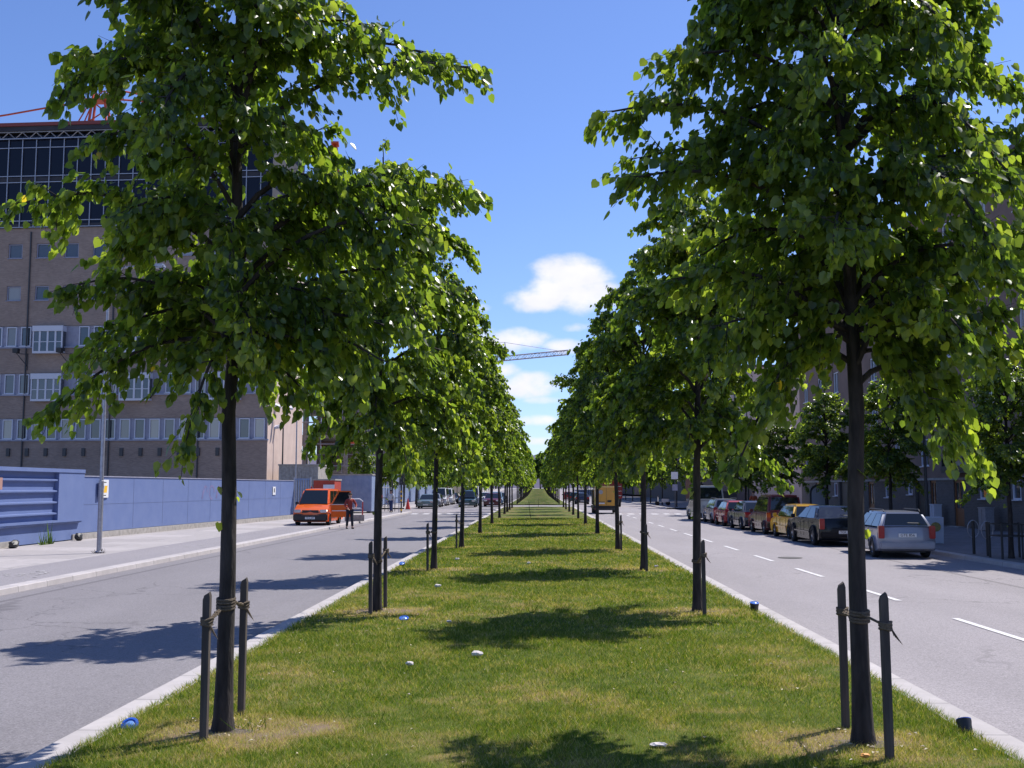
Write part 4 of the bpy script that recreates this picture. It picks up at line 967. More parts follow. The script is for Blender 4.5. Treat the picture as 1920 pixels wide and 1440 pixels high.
for i, (x, y, h) in enumerate(((-12.0, 89, 3.6), (-12.4, 110.5, 4), (-13.9, 112, 3.5), (-14.0, 126, 3.4))):
    ee = empty('bollard_post', (x, y, 0), 0, f'{ORD[i]} plain dark post from the camera near the left side street corner', 'post', 'dark posts near the left corner')
    MB().tube([(0, 0, 0), (0, 0, h)], [.075, .06], 8).build('pole', MT['darkgrey'], ee, smooth=40); MB().lathe([(.07, 0), (.1, .1), (.02, .16)], (0, 0, h-.02), 8).build('cap', MT['darkgrey'], ee)
lamp_post('lamp_post', 15.0, 42.4, 7.5, 'dark grey lamp post on the right pavement between two street trees', m='darkgrey')
lamp_post('lamp_post', 15.0, 78, 7.5, 'dark grey lamp post further back on the right pavement', m='darkgrey')

# tree guard, hoop bike stands, P pillar, sandwich board, cabinets on the right pavement
def tree_guard(x, y, label):
    e = empty('tree_guard', (x, y, 0), 0, label, 'tree guard'); f = MB()
    for sx in (-.42, .42):
        for sy in (-.42, .42): f.box(sx-.025, sx+.025, sy-.025, sy+.025, 0, 1.0)
    for z in (.95, .62): f.box(-.39, .39, -.44, -.40, z, z+.03).box(-.39, .39, .40, .44, z, z+.03).box(-.44, -.40, -.39, .39, z, z+.03).box(.40, .44, -.39, .39, z, z+.03)
    f.box(.13, .16, -.44, -.4, 0, .95); f.build('frame', MT['black'], e)
tree_guard(13.4, 31.3, 'black square guard around the nearest street tree on the right pavement')
tree_guard(13.9, 43.2, 'black square guard around the second street tree on the right pavement')
for i, (x, y) in enumerate(((13.15, 33.3), (13.2, 32.4))):
    e = empty('bike_stand', (x, y, 0), 0, ('left', 'right')[i]+' one of two dark hoop bicycle stands left of the tree guard', 'bike stand', 'hoop bicycle stands')
    MB().tube([(0, 0, 0), (0, 0, 1.0)], .045, 8).build('post', MT['black'], e, smooth=40)
    MB().tube([(.17*math.cos(a), 0, .75+.26*math.sin(a)) for a in [k*math.pi/8 for k in range(17)]], .014, 5).build('hoop', MT['steel'], e, smooth=50)
def text(parent, s, loc, size, rot, m, name='lettering', depth=.002):
    cu = bpy.data.curves.new(name, 'FONT'); cu.body = s; cu.size = size; cu.align_x = 'CENTER'; cu.align_y = 'CENTER'; cu.extrude = depth
    o = bpy.data.objects.new(name, cu); COL.objects.link(o); dg = bpy.context.evaluated_depsgraph_get(); me = bpy.data.meshes.new_from_object(o.evaluated_get(dg))
    bpy.data.objects.remove(o); me.materials.clear(); me.materials.append(m); o = bpy.data.objects.new(name, me); COL.objects.link(o); o.parent = parent; o.location = loc; o.rotation_euler = rot; return o
def p_pillar():
    e = empty('parking_meter_pillar', (13.75, 53.8, 0), R(-8), 'arched grey parking ticket pillar with a letter P on top, behind the black car', 'ticket machine'); w = .40
    def arch(r, z0, zc, y0, y1):
        mb = MB(); pts = [(-r, z0)]+[(-r*math.cos(a), zc+r*math.sin(a)) for a in [k*math.pi/14 for k in range(15)]]+[(r, z0)]; n = len(pts)
        mb.add([(x, y0, z) for x, z in pts]+[(x, y1, z) for x, z in pts], [tuple(range(n)), tuple(range(2*n-1, n-1, -1))]+[(i, i+n, (i+1) % n+n, (i+1) % n) for i in range(n)]); return mb
    arch(w, 0, 1.75, -.12, .12).build('casing', MT['black'], e, smooth=35)
    arch(w-.09, 1.15, 1.72, -.135, -.121).build('face', mat('ticket_face', (.32, .34, .40), rough=.5), e)
    MB().box(-.25, .25, -.14, -.122, .5, 1.02).build('keypad_panel', MT['steel'], e)
    text(e, 'P', (-.03, -.142, 1.83), .3, (R(90), 0, 0), MT['black'])
p_pillar()
def sandwich():
    e = empty('sandwich_board', (14.05, 39, .0), R(-14), 'pale blue pavement sign board standing right behind the silver estate', 'sandwich board')
    for s in (1, -1):
        b = MB().box(-.26, .26, -.02, .02, .05, .98).build('panel', mat('board_pale', (.42, .5, .6), (.5, .52, .6), rough=.5, scale=3), e); b.rotation_euler = (s*R(12), 0, 0); b.location = (0, -s*.22, 0)
        if s < 0:
            pass
    p = MB().lathe([(.01, -.005), (.17, -.005), (.17, .0)], (0, 0, 0), 16, 'Y').build('picture', mat('board_picture', (.12, .14, .07), (.45, .35, .1), rough=.5, scale=9), e); p.rotation_euler = (R(12), 0, 0); p.location = (.0, -.38, .62)
sandwich()
def elec(x, y, w, h, label, m='steel'):
    e = empty('utility_cabinet', (x, y, 0), R(-90), label, 'cabinet'); MB().box(-w/2, w/2, -.2, .2, .05, h).build('body', MT[m], e, bevel=.015); MB().box(-w/2-.02, w/2+.02, -.22, .22, h, h+.04).build('lid', MT[m], e); MB().box(-.008, .008, -.206, -.2, .1, h-.05).build('door_gap', MT['black'], e)
elec(20.6, 50.6, .8, 1.05, 'grey utility cabinet against the brick wall under the small windows')
elec(20.7, 57.2, .6, 1.1, 'pale box beside the left wooden door of the brown block', 'frame_w')

# ------------------------------------------------------------------ cranes
def lattice(mb, a, b, w, n, r=.06, h=None):
    a, b = Vector(a), Vector(b); d = (b-a).normalized(); s = d.cross(Vector((0, 0, 1)))
    if s.length < .1: s = Vector((1, 0, 0))
    s.normalize(); u = s.cross(d); h = h or w
    cs = [s*w/2-u*h/2, -s*w/2-u*h/2, -s*w/2+u*h/2, s*w/2+u*h/2]
    for c in cs: mb.tube([a+c, b+c], r, 4)
    for i in range(n):
        p, q = a.lerp(b, i/n), a.lerp(b, (i+1)/n)
        for j in range(4):
            c0, c1 = cs[j], cs[(j+1) % 4]; mb.tube([p+(c0 if i % 2 else c1), q+(c1 if i % 2 else c0)], r*.6, 3, cap=False)
            mb.tube([p+c0, p+c1], r*.5, 3, cap=False)
def tower_crane(name, label, x, y, ztop, jib, m, w=1.6, rz=0.0, z_a=5.5, cj=12):
    e = empty(name, (x, y, 0), rz, label, 'crane')
    b = MB(); lattice(b, (0, 0, 0), (0, 0, ztop), w, int(ztop/2), .09); b.build('mast', MT[m], e)
    a = MB()
    for sx in (-1.1, 1.1):
        for sy in (-.5, .5): a.tube([(sx, sy, ztop), (sx*.15, sy*.3, ztop+z_a)], .12, 5)
    for k in range(4):
        f = k/4; g_ = (k+1)/4; a.tube([(-1.1*(1-.85*f), 0, ztop+z_a*f), (1.1*(1-.85*g_), 0, ztop+z_a*g_)], .07, 4)
    for dx in (-2.8, -2.2): a.tube([(dx, 0, ztop), (-.1, 0, ztop+z_a)], .07, 4)
    a.box(-.7, .7, -.4, .4, ztop+z_a-.1, ztop+z_a+.1); a.build('apex_frame', MT[m], e)
    j = MB(); lattice(j, (0, 0, ztop+.6), (jib, 0, ztop+.6), 1.1, int(abs(jib)/1.5), .07); j.build('jib', MT[m], e)
    c = MB(); lattice(c, (0, 0, ztop+.4), (-cj if jib > 0 else cj, 0, ztop+.4), 1.1, 8, .07); c.build('counter_jib', MT[m], e)
    t = MB(); s = 1 if jib > 0 else -1
    t.tube([(0, 0, ztop+z_a), (jib*.62, 0, ztop+1.2)], .05, 4); t.tube([(0, 0, ztop+z_a), (-cj*s, 0, ztop+.9)], .05, 4); t.build('tie_bar', MT[m], e)
    return e
# orange apex seen above the roof at far left (px 165, y 150..215)
oc = empty('tower_crane', (-42.5, 101, .7), 0, 'orange tower crane whose apex and tie bars rise over the left roof', 'crane')
def orange_crane():
    b = MB(); lattice(b, (0, 0, 0), (0, 0, 33.5), 1.6, 16, .1); b.build('mast', MT['crane_red'], oc)
    a = MB()
    for sx in (-1.15, 1.15):
        for sy in (-.6, .6): a.tube([(sx, sy, 33.5), (sx*.45, sy*.5, 39.6)], .13, 5)
    for k in range(6):
        z0 = 33.5+k; z1 = z0+1; w0 = 1.15*(1-.1*k); w1 = 1.15*(1-.1*(k+1)); s = 1 if k % 2 else -1; a.tube([(-w0*s, -.5, z0), (w1*s, -.5, z1)], .07, 4)
    for dx in (-3.8, -2.7, 2.2): a.tube([(dx, 0, 33.5), (dx*.2, 0, 39)], .07, 4)
    a.box(-1.2, 1.3, -.7, .7, 38.6, 38.75); a.build('apex_frame', MT['crane_red'], oc)
    c = MB()
    for z in (39.2, 39.9, 40.6): c.tube([(-1.2, -.6, z), (-1.2, .6, z)], .03, 4); c.tube([(-1.2, -.6, z), (.9, -.6, z)], .03, 4)
    for q in (-1.2, -.5, .2, .9): c.tube([(q, -.6, 38.7), (q, -.6, 40.9)], .03, 4)
    c.build('cage', MT['darkgrey'], oc)
    t = MB(); t.tube([(-1, 0, 38.8), (-9, 0, 37.4), (-22, 0, 35.4)], .09, 5); t.tube([(1, 0, 39.9), (8, 0, 38.5), (13, 0, 37.4)], .09, 5); t.tube([(1, 0, 38.9), (8, 0, 38.3), (13, 0, 37.5)], .09, 5); t.build('tie_bar', MT['crane_red'], oc)
    j = MB(); lattice(j, (3, 0, 33.6), (11, 0, 34.0), 1.3, 6, .1); lattice(j, (-3, 0, 32.0), (-26, 0, 32.0), 1.3, 14, .1); j.build('jib', MT['crane_red'], oc)
orange_crane()
# red mast glimpsed behind the nearest left crown
tower_crane('tower_crane', 'red tower crane mast glimpsed behind the nearest left crown', -21.6, 112, 33, 9, 'crane_red', rz=R(98), cj=4)
# far white crane jib across the sky gap
def far_crane():
    e = empty('tower_crane', (-62, 420, 0), 0, 'pale far crane jib spanning the sky gap between the rows', 'crane')
    b = MB(); lattice(b, (0, 0, 0), (0, 0, 47), 2.2, 14, .16); b.build('mast', MT['crane_white'], e)
    j = MB(); lattice(j, (-12, 0, 46.6), (74, 0, 54.6), 1.7, 60, .15); j.build('jib', MT['crane_white'], e)
    t = MB(); t.tube([(50, 0, 52.5), (49, 0, 58.6)], .2, 5); t.tube([(49, 0, 58.6), (72, 0, 54.9)], .09, 4); t.tube([(49, 0, 58.6), (0, 0, 58.6)], .09, 4); t.tube([(0, 0, 47), (0, 0, 58.6)], .4, 5); t.build('tie_bar', MT['crane_white'], e)
far_crane()

# ------------------------------------------------------------------ hill
def hill():
    rd = np.random.RandomState(4); mb = MB(); n = 80; vs = []
    for j in range(7):
        for i in range(n+1):
            x = -500+1000*i/n; h = (49+7*math.sin(x*.011+1)+3*math.sin(x*.05))*[0, .5, .85, 1, .95, .6, 0][j]+(rd.rand()*2.2 if 0 < j < 6 else 0)
            vs.append((x, 1500+j*90, h))
    mb.add(vs, [(j*(n+1)+i, j*(n+1)+i+1, (j+1)*(n+1)+i+1, (j+1)*(n+1)+i) for j in range(6) for i in range(n)]); mb.build('hill', MT['hill'], smooth=80, kind='structure', label='far purple grey wooded ridge at the end of the avenue')
hill()

# ------------------------------------------------------------------ vehicles
WH = {}
def wheel(parent, x, y, r, w=.2, side=1, m='rim'):
    k = (round(r, 2), m)
    if k not in WH:
        t = MB().lathe([(r*.62, -w/2), (r*.9, -w/2), (r, -w/2+.03), (r, w/2-.03), (r*.9, w/2), (r*.62, w/2), (r*.6, 0)], n=24, axis='X')
        d = MB().lathe([(r*.62, -.03), (r*.62, .06), (r*.56, .075), (r*.5, .05), (r*.2, .045), (r*.18, .07), (.01, .075)], n=24, axis='X')
        WH[k] = (t, d)
    t, d = WH[k]; e = empty('wheel', (x, y, r), 0 if side > 0 else math.pi, parent=parent)
    if len(WH[k]) and not isinstance(t, bpy.types.Object):
        a = t.build('tyre', MT['tyre'], e, smooth=40); b = d.build('rim', MT[m], e, smooth=30); sp = MB()
        for q in range(5):
            an = q*math.pi*2/5; sp.add([(.078, r*.14*math.cos(an+s)+0, r*.14*math.sin(an+s)) for s in (-.5, .5)]+[(.078, r*.54*math.cos(an+s), r*.54*math.sin(an+s)) for s in (.28, -.28)], [(0, 1, 2, 3)])
        c = sp.build('spokes', MT['darkgrey'], e); WH[k] = (a, (b, c))
    else:
        for q in (t, *d):
            c = q.copy(); COL.objects.link(c); c.parent = e
    return e
def car(name, label, x, y, heading, L, Wd, H, pm, top, cab, belt=.88, wb=2.65, fo=.85, wr=.31, side_win=2, tail='corner', lights=None, plate=None, rails=False, bumper=None, tumble=.16, group=None, win_m=None, plate_front=False, wheels='rim', win_lo=.05, front_z=.62, cat='car', wipers=True, dark_low=False, tail_z=None):
    """origin on the ground at the centre; +Y is forward. top = (y,z) outline of lower body from rear bumper to nose"""
    e = empty(name, (x, y, -.12+g(y)), heading, label, cat, group); hw = Wd/2
    yf = L/2-fo; yr = yf-wb
    pts = list(top); a = []
    for yc in (yf, yr):
        rr = wr+.055
        if yc == yf: a.append((L/2-.12, .22))
        seg = [(yc+rr*math.cos(t), wr+rr*math.sin(t)) for t in [math.pi*k/8 for k in range(9)]]
        a.append((seg[0][0], .2)); a += seg; a.append((seg[-1][0], .2))
    a.append((-L/2+.12, .24)); poly = pts+a; n = len(poly)
    rings = [(-hw+.015, .06, .05), (-hw, .03, .02), (-hw+.0, .0, .0), (-hw*.80, -.0, -.015), (-hw*.45, -.03, -.025), (0, -.045, -.03)]
    ringsf = [(-hw+.05, .07, .06), (-hw+.012, .03, .025), (-hw+.0, .015, .01), (-hw*.86, .0, -.01), (-hw*.5, -.025, -.022), (0, -.035, -.027)]
    R2 = ringsf+[(-a_, b, c) for a_, b, c in ringsf[:-1][::-1]]
    vs = []
    for xx, iy, iz in R2:
        for yy, zz in poly:
            sgn = 1 if yy > 0 else -1; end = max(0, (abs(yy)-(L/2-.5))/.5); k = (abs(xx)/hw)**4
            y2 = yy-sgn*(iy+.10*k)*end if end > 0 else yy
            z2 = zz-(iz if zz > .5 else 0)
            x2 = xx*(1-.045*max(0, (zz-.62)/.4)) if zz > .62 else xx*(1-.03*max(0, (.4-zz)/.3))
            vs.append((x2, y2, z2))
    fs = [(i*n+j, i*n+(j+1) % n, (i+1)*n+(j+1) % n, (i+1)*n+j) for i in range(len(R2)-1) for j in range(n)]
    fs += [tuple(range(n))[::-1], tuple((len(R2)-1)*n+j for j in range(n))]
    MB().add(vs, fs).build('body', pm, e, smooth=38)
    MB().box(-hw+.22, hw-.22, yr-.5, yf+.45, .17, .6).build('underbody', MT['black'], e)
    # cabin
    b0, t0, t1, b1 = cab; zb = belt-.03; wbm = hw-.07; wt = hw-.07-tumble
    C = lambda yy, zz, s, wd: (s*wd, yy, zz)
    base = [(-wbm, b0, zb), (wbm, b0, zb), (wbm, b1, zb), (-wbm, b1, zb)]; topv = [(-wt, t0, H-.035), (wt, t0, H-.035), (wt, t1, H-.03), (-wt, t1, H-.03)]
    cr = [(-wt*.5, t0+(t1-t0)*.25, H), (wt*.5, t0+(t1-t0)*.25, H), (wt*.5, t0+(t1-t0)*.7, H), (-wt*.5, t0+(t1-t0)*.7, H)]
    MB().add(base+topv+cr, [(0, 3, 2, 1), (0, 1, 5, 4), (1, 2, 6, 5), (2, 3, 7, 6), (3, 0, 4, 7), (4, 5, 9, 8), (5, 6, 10, 9), (6, 7, 11, 10), (7, 4, 8, 11), (8, 9, 10, 11)]).build('cabin', pm, e, smooth=45, bevel=.08)
    def pane(A, B, Cc, D, u0, u1, v0, v1, nm, off=.008):
        A, B, Cc, D = map(Vector, (A, B, Cc, D))
        f = lambda u, v: (A.lerp(B, u)).lerp(D.lerp(Cc, u), v)
        nr = (B-A).cross(D-A).normalized(); cc = (A+B+Cc+D)/4; ctr = Vector((0, (b0+b1)/2, (zb+H)/2))
        if nr.dot(cc-ctr) < 0: nr = -nr
        q = [f(u0, v0), f(u1, v0), f(u1, v1), f(u0, v1)]; q = [p+nr*off for p in q]; q2 = [p-nr*.05 for p in q]
        return MB().add(q+q2, [(0, 1, 2, 3), (4, 7, 6, 5), (0, 4, 5, 1), (1, 5, 6, 2), (2, 6, 7, 3), (3, 7, 4, 0)]).build(nm, MT['car_glass'], e)
    pane(base[0], base[1], topv[1], topv[0], .07, .93, .14+win_lo, .90, 'rear_window')
    pane(base[3], base[2], topv[2], topv[3], .05, .95, .08, .93, 'windscreen')
    for s in (0, 1):
        A, B, Cc, D = ((base[0], base[3], topv[3], topv[0]) if s == 0 else (base[1], base[2], topv[2], topv[1]))
        m0, m1 = .06, .93; wd = (m1-m0)/side_win
        for k in range(side_win): pane(A, B, Cc, D, m0+wd*k+.012, m0+wd*(k+1)-.012, .10, .88, 'side_window')
        sx = -1 if s == 0 else 1
        MB().box(sx*(hw+.0), sx*(hw+.16), yf-.35-.25, yf-.35-.15, belt-.02, belt+.13).build('wing_mirror', pm if not dark_low else MT['black'], e, bevel=.02)
        dg = MB(); ys_ = [yf-.50, (yf+yr)/2+.1, yr+.38] if side_win > 1 else [yf-.5, yf-1.5]
        for yy in ys_: MB().box(sx*(hw-.012), sx*(hw+.001), yy, yy+.012, .32, belt-.06).build('door_gap', MT['black'], e)
        for yy in ([(yf+yr)/2+.2, yr+.48] if side_win > 1 else [yf-1.4]): MB().box(sx*(hw-.005), sx*(hw+.02), yy, yy+.16, belt-.17, belt-.135).build('door_handle', MT['black'] if dark_low else pm, e)
        MB().box(sx*(hw-.01), sx*(hw+.012), yr+.42, yf-.42, .46, .51).build('rub_strip', MT['black'] if dark_low else pm, e)
    for yy in (yf, yr):
        for sx in (-1, 1): wheel(e, sx*(hw-.105), yy, wr, side=sx, m=wheels)
    re_, fe = -L/2, L/2
    bm_ = bumper or pm
    MB().box(-hw+.05, hw-.05, re_-.05, re_+.2, .30, .52).build('rear_bumper', bm_, e, bevel=.04); MB().box(-hw+.05, hw-.05, fe-.2, fe+.04, .26, .50).build('front_bumper', bm_, e, bevel=.04)
    tz = tail_z or (belt-.28, belt-.02)
    for sx in (-1, 1):
        if tail == 'corner': MB().box(sx*(hw-.30), sx*(hw-.025), re_-.012, re_+.16, tz[0], tz[1]).build('tail_light', MT['red_light'], e, bevel=.02)
        else: MB().box(sx*(hw-.20), sx*(hw-.022), re_-.01, re_+.14, tz[0], tz[1]).build('tail_light', MT['red_light'], e, bevel=.02)
        MB().box(sx*(hw-.42), sx*(hw-.06), fe-.22, fe-.015, front_z-.02, front_z+.14).build('headlight', MT['lamp_glass'], e, bevel=.02)
    MB().box(-hw+.48, hw-.48, fe-.08, fe-.005, front_z-.03, front_z+.11).build('grille', MT['black'], e)
    for fr in (0, 1):
        if fr and not plate_front: continue
        py_ = fe+.045 if fr else re_-.058; pz = .40 if fr else (plate[1] if plate else .42)
        if not fr and plate and len(plate) > 2: py_ = re_-.055
        pl = MB().box(-.26, .26, py_-.006, py_+.006, pz-.055, pz+.055).build('number_plate', MT['white'], e)
        if plate and ((fr and plate_front) or not fr): text(pl, plate[0], (0, py_+(.008 if fr else -.008), pz), .115, (R(90), 0, math.pi if fr else 0), MT['black'])
    if rails:
        for sx in (-1, 1):
            MB().tube([(sx*(wt-.03), t0+.15, H-.02), (sx*(wt-.03), t0+.25, H+.045), (sx*(wt-.03), t1-.25, H+.045), (sx*(wt-.03), t1-.1, H-.02)], .016, 6).build('roof_rail', MT['darkgrey'], e, smooth=50)
    if wipers: MB().tube([(0.02, b0-.03, zb+.17), (.35, b0-.0, zb+.16)], .01, 4).build('wiper', MT['black'], e)
    return e
def est(L, belt=.9, nose=.68, rear=.9): return [(-L/2+.02, .3), (-L/2, .5), (-L/2+.015, .72), (-L/2+.05, rear), (-L/2+.4, belt), (0, belt), (L/2-1.15, belt+.02), (L/2-.7, .86), (L/2-.2, nose+.08), (L/2-.03, nose-.03), (L/2, .5), (L/2-.03, .3)]
def sed(L, belt=.9, boot=.96, nose=.68): return [(-L/2+.02, .3), (-L/2, .5), (-L/2+.02, .8), (-L/2+.08, boot), (-L/2+.75, boot+.03), (0, belt), (L/2-1.25, belt+.03), (L/2-.7, .9), (L/2-.15, nose+.1), (L/2-.03, nose), (L/2, .5), (L/2-.03, .3)]
PG = 'cars parked along the right kerb'
silver = paint('silver_paint', (.27, .285, .35), .15, .3); blackp = mat('black_paint', (.006, .007, .012), rough=.25, spec=.25, coat=.3); yellow = paint('yellow_paint', (.78, .42, .008)); darkred = paint('wine_paint', (.11, .008, .014))
navy = paint('navy_paint', (.02, .025, .055)); silver2 = paint('grey_silver_paint', (.34, .34, .36), .2, .32); redp = paint('red_paint_car', (.35, .03, .03)); whitep = paint('white_van_paint', (.62, .62, .62)); orange = paint('orange_paint', (.80, .14, .015)); teal = paint('teal_paint', (.04, .08, .09), .3); greenp = paint('grey_green_paint', (.17, .23, .22), .5, .35)
def on_right(Lc, yrear): return yrear+Lc/2
car('estate_car', 'silver estate car with roof rails parked nearest on the right', 11.15, on_right(4.4, 32.8), R(-4), 4.4, 1.70, 1.41, silver, est(4.4, .91, .7, .91), (-2.17, -1.80, .35, 1.2), .93, 2.62, .9, .31, 3, 'vert', plate=('GTE 856', .70, 1), rails=True, tumble=.22, group=PG, tail_z=(.60, .98))
car('sedan_car', 'black sedan parked in front of the silver estate', 11.0, on_right(4.95, 39.4), R(.6), 4.95, 1.88, 1.46, blackp, sed(4.95, .97, .99, .78), (-1.72, -1.0, .42, 1.18), .97, 3.0, .88, .35, 2, 'vert', plate=('TGK 428', .52), tumble=.26, group=PG, tail_z=(.62, 1.0))
car('hatchback_car', 'yellow hatchback parked between the black sedan and the dark red van', 11.15, on_right(3.95, 44.75), R(.8), 3.95, 1.68, 1.43, yellow, est(3.95, .9, .68, .9), (-1.95, -1.5, .35, 1.1), .9, 2.48, .8, .29, 2, 'corner', bumper=yellow, tumble=.2, group=PG, tail_z=(.6, .85))
car('delivery_van', 'dark red high backed van parked ahead of the yellow hatchback', 11.1, on_right(4.2, 49.3), R(.6), 4.2, 1.72, 1.80, darkred, est(4.2, .98, .72, .98), (-2.08, -1.95, .25, 1.25), .98, 2.7, .8, .3, 2, 'vert', bumper=MT['black'], tumble=.12, group=PG, tail_z=(.6, 1.0), cat='van')
car('sedan_car', 'dark boxy old sedan with a pale blue shining roof parked past the red van', 11.05, on_right(4.8, 54.1), R(.6), 4.8, 1.76, 1.44, navy, sed(4.8, .9, .93, .74), (-1.7, -1.15, .55, 1.15), .92, 2.65, .95, .31, 2, 'corner', bumper=MT['black'], tumble=.17, group=PG, dark_low=True)
car('hatchback_car', 'small red car mostly hidden beyond the boxy sedan', 11.0, on_right(3.9, 59.7), R(0), 3.9, 1.66, 1.40, redp, est(3.9, .88, .68, .88), (-1.9, -1.45, .35, 1.1), .88, 2.45, .75, .28, 2, 'corner', tumble=.2, group=PG)
car('estate_car', 'pale silver estate parked before the white van', 11.1, on_right(4.5, 64.0), R(0), 4.5, 1.74, 1.46, silver2, est(4.5, .9, .68, .9), (-2.2, -1.9, .35, 1.15), .9, 2.65, .85, .3, 3, 'corner', tumble=.18, group=PG, rails=True, tail_z=(.62, .9))
car('delivery_van', 'white van with dark rear window parked farthest in the right row', 10.95, on_right(4.9, 69.2), R(0), 4.9, 1.86, 2.25, paint('dusty_white', (.42, .42, .40)), est(4.9, 1.25, .8, 1.25), (-2.42, -2.33, 1.1, 1.75), 1.25, 2.9, .95, .33, 3, 'vert', bumper=MT['black'], tumble=.12, group=PG, tail_z=(.6, 1.0), cat='van')
# orange van and its open door
vanY = 57.0
van = car('orange_van', 'orange van with black bumper and open front door parked on the left pavement', -12.0, vanY+2.35, math.pi, 4.7, 1.84, 1.94, orange,
    [(-2.33, .3), (-2.35, .6), (-2.33, .9), (-2.31, 1.08), (-1.9, 1.10), (0, 1.10), (1.45, 1.12), (1.75, 1.02), (2.2, .80), (2.31, .72), (2.34, .5), (2.31, .3)],
    (-2.31, -2.24, .78, 1.62), 1.10, 2.92, .78, .31, 3, 'vert', bumper=MT['black'], tumble=.16, plate=('TKG 397', .48), plate_front=True, front_z=.70, cat='van', dark_low=True, wheels='darkgrey')
van.location.z = .0
MB().box(-.9, .9, 2.2, 2.40, .24, .60).build('lower_bumper', MT['black'], van, bevel=.05)
MB().lathe([(.01, 0), (.07, 0), (.07, .012), (.01, .012)], (0, 2.315, .765), 16, 'Y').build('badge', MT['chrome'], van)
MB().box(-.5, .45, 1.78, 1.8, 1.015, 1.035).build('hood_vent', MT['black'], van)
def van_door():
    d = empty('open_door', (-.93, 1.55, 0), R(-62), parent=van)      # hinged at the front pillar, swings outwards
    f = MB(); f.box(-.03, .03, -1.1, 0, .42, 1.08); f.box(-.03, .03, -1.1, -1.03, 1.08, 1.82); f.box(-.03, .03, -1.03, -.35, 1.76, 1.82)
    f.add([(-.03, 0, 1.08), (.03, 0, 1.08), (.03, -.4, 1.8), (-.03, -.4, 1.8), (-.03, -.07, 1.08), (.03, -.07, 1.08), (.03, -.46, 1.78), (-.03, -.46, 1.78)], [(0, 1, 2, 3), (4, 7, 6, 5), (0, 4, 5, 1), (1, 5, 6, 2), (2, 6, 7, 3), (3, 7, 4, 0)])
    f.build('door_panel', orange, d); MB().add([(0, -.1, 1.08), (0, -1.03, 1.08), (0, -1.03, 1.76), (0, -.44, 1.76)], [(0, 1, 2, 3)]).build('door_window', MT['car_glass'], d)
    MB().box(-.045, .045, -1.05, -.05, .74, .78).box(-.045, .045, -1.08, -.02, 1.08, 1.11).build('door_trim', MT['white'], d)
van_door()
MB().lathe([(.05, 0), (.04, .1), (.005, .12)], (0.35, .5, 1.94), 8).build('roof_beacon', MT['red_light'], van)
# left carriageway
car('hatchback_car', 'grey green hatchback nearest in the left row of far cars', -11.3, 111, math.pi, 4.3, 1.75, 1.45, greenp, est(4.3, .9), (-2.1, -1.7, .4, 1.25), .9, 2.6, .85, .3, 2, plate=('', .4), plate_front=True, tumble=.2, group='far cars on the left')
car('estate_car', 'silver estate behind the grey green hatchback on the left', -11.4, 119, math.pi, 4.5, 1.75, 1.45, silver2, est(4.5, .9), (-2.1, -1.8, .4, 1.25), .9, 2.6, .85, .3, 2, plate_front=True, tumble=.2, group='far cars on the left')
car('delivery_van', 'first white van in the left row of far parked vehicles', -11.5, 127, math.pi, 4.9, 1.9, 2.1, whitep, est(4.9, 1.2, .85, 1.2), (-2.4, -2.3, 1.0, 1.8), 1.2, 2.9, .9, .33, 2, plate_front=True, tumble=.14, group='far cars on the left', cat='van')
car('delivery_van', 'second white van behind the first in the left row', -11.5, 136, math.pi, 4.9, 1.9, 2.0, whitep, est(4.9, 1.2, .85, 1.2), (-2.4, -2.3, 1.0, 1.8), 1.2, 2.9, .9, .33, 2, plate_front=True, tumble=.14, group='far cars on the left', cat='van')
car('sedan_car', 'dark car parked behind the white vans on the left', -11.4, 144, math.pi, 4.4, 1.75, 1.42, blackp, sed(4.4), (-1.6, -1.0, .45, 1.2), .92, 2.6, .85, .3, 2, plate_front=True, group='far cars on the left')
car('people_carrier', 'dark teal people carrier driving towards the camera on the left road', -7.65, 118.5, math.pi, 4.6, 1.84, 1.80, teal, est(4.6, 1.02, .8, 1.02), (-2.2, -2.0, .7, 1.6), 1.02, 2.9, .85, .33, 3, plate_front=True, tumble=.15, group='traffic on the left road', cat='van')
car('delivery_van', 'white van close behind the dark teal people carrier', -7.9, 130, math.pi, 5, 1.95, 2.3, whitep, est(5, 1.25, .9, 1.25), (-2.45, -2.35, 1.1, 1.85), 1.25, 3, .9, .34, 2, plate_front=True, tumble=.12, group='traffic on the left road', cat='van')
car('sedan_car', 'dark maroon car with bright headlights driving nearest the median on the left', -5.15, 122, math.pi, 4.5, 1.8, 1.5, darkred, sed(4.5, .9, .95, .68), (-1.7, -1.1, .5, 1.3), .92, 2.65, .85, .32, 2, plate_front=True, group='traffic on the left road')
car('estate_car', 'white car between the van and the maroon car in left traffic', -7.3, 150, math.pi, 4.5, 1.75, 1.48, whitep, est(4.5, .9), (-2.1, -1.8, .4, 1.25), .9, 2.6, .85, .3, 2, plate_front=True, group='traffic on the left road')
car('estate_car', 'pale blue estate following the maroon car', -5.2, 134, math.pi, 4.5, 1.75, 1.6, paint('pale_blue_paint', (.25, .36, .5)), est(4.5, .9), (-2.1, -1.8, .4, 1.25), .9, 2.6, .85, .3, 2, plate_front=True, group='traffic on the left road')
car('hatchback_car', 'dark car with lit sides following the pale blue estate', -5.2, 146, math.pi, 4.2, 1.72, 1.45, navy, est(4.2, .9), (-2.0, -1.6, .4, 1.2), .9, 2.55, .85, .3, 2, plate_front=True, group='traffic on the left road')
car('hatchback_car', 'red car glimpsed behind the dark teal people carrier', -9.3, 142, math.pi, 4.2, 1.72, 1.45, redp, est(4.2, .9), (-2.0, -1.6, .4, 1.2), .9, 2.55, .85, .3, 2, plate_front=True, group='traffic on the left road')
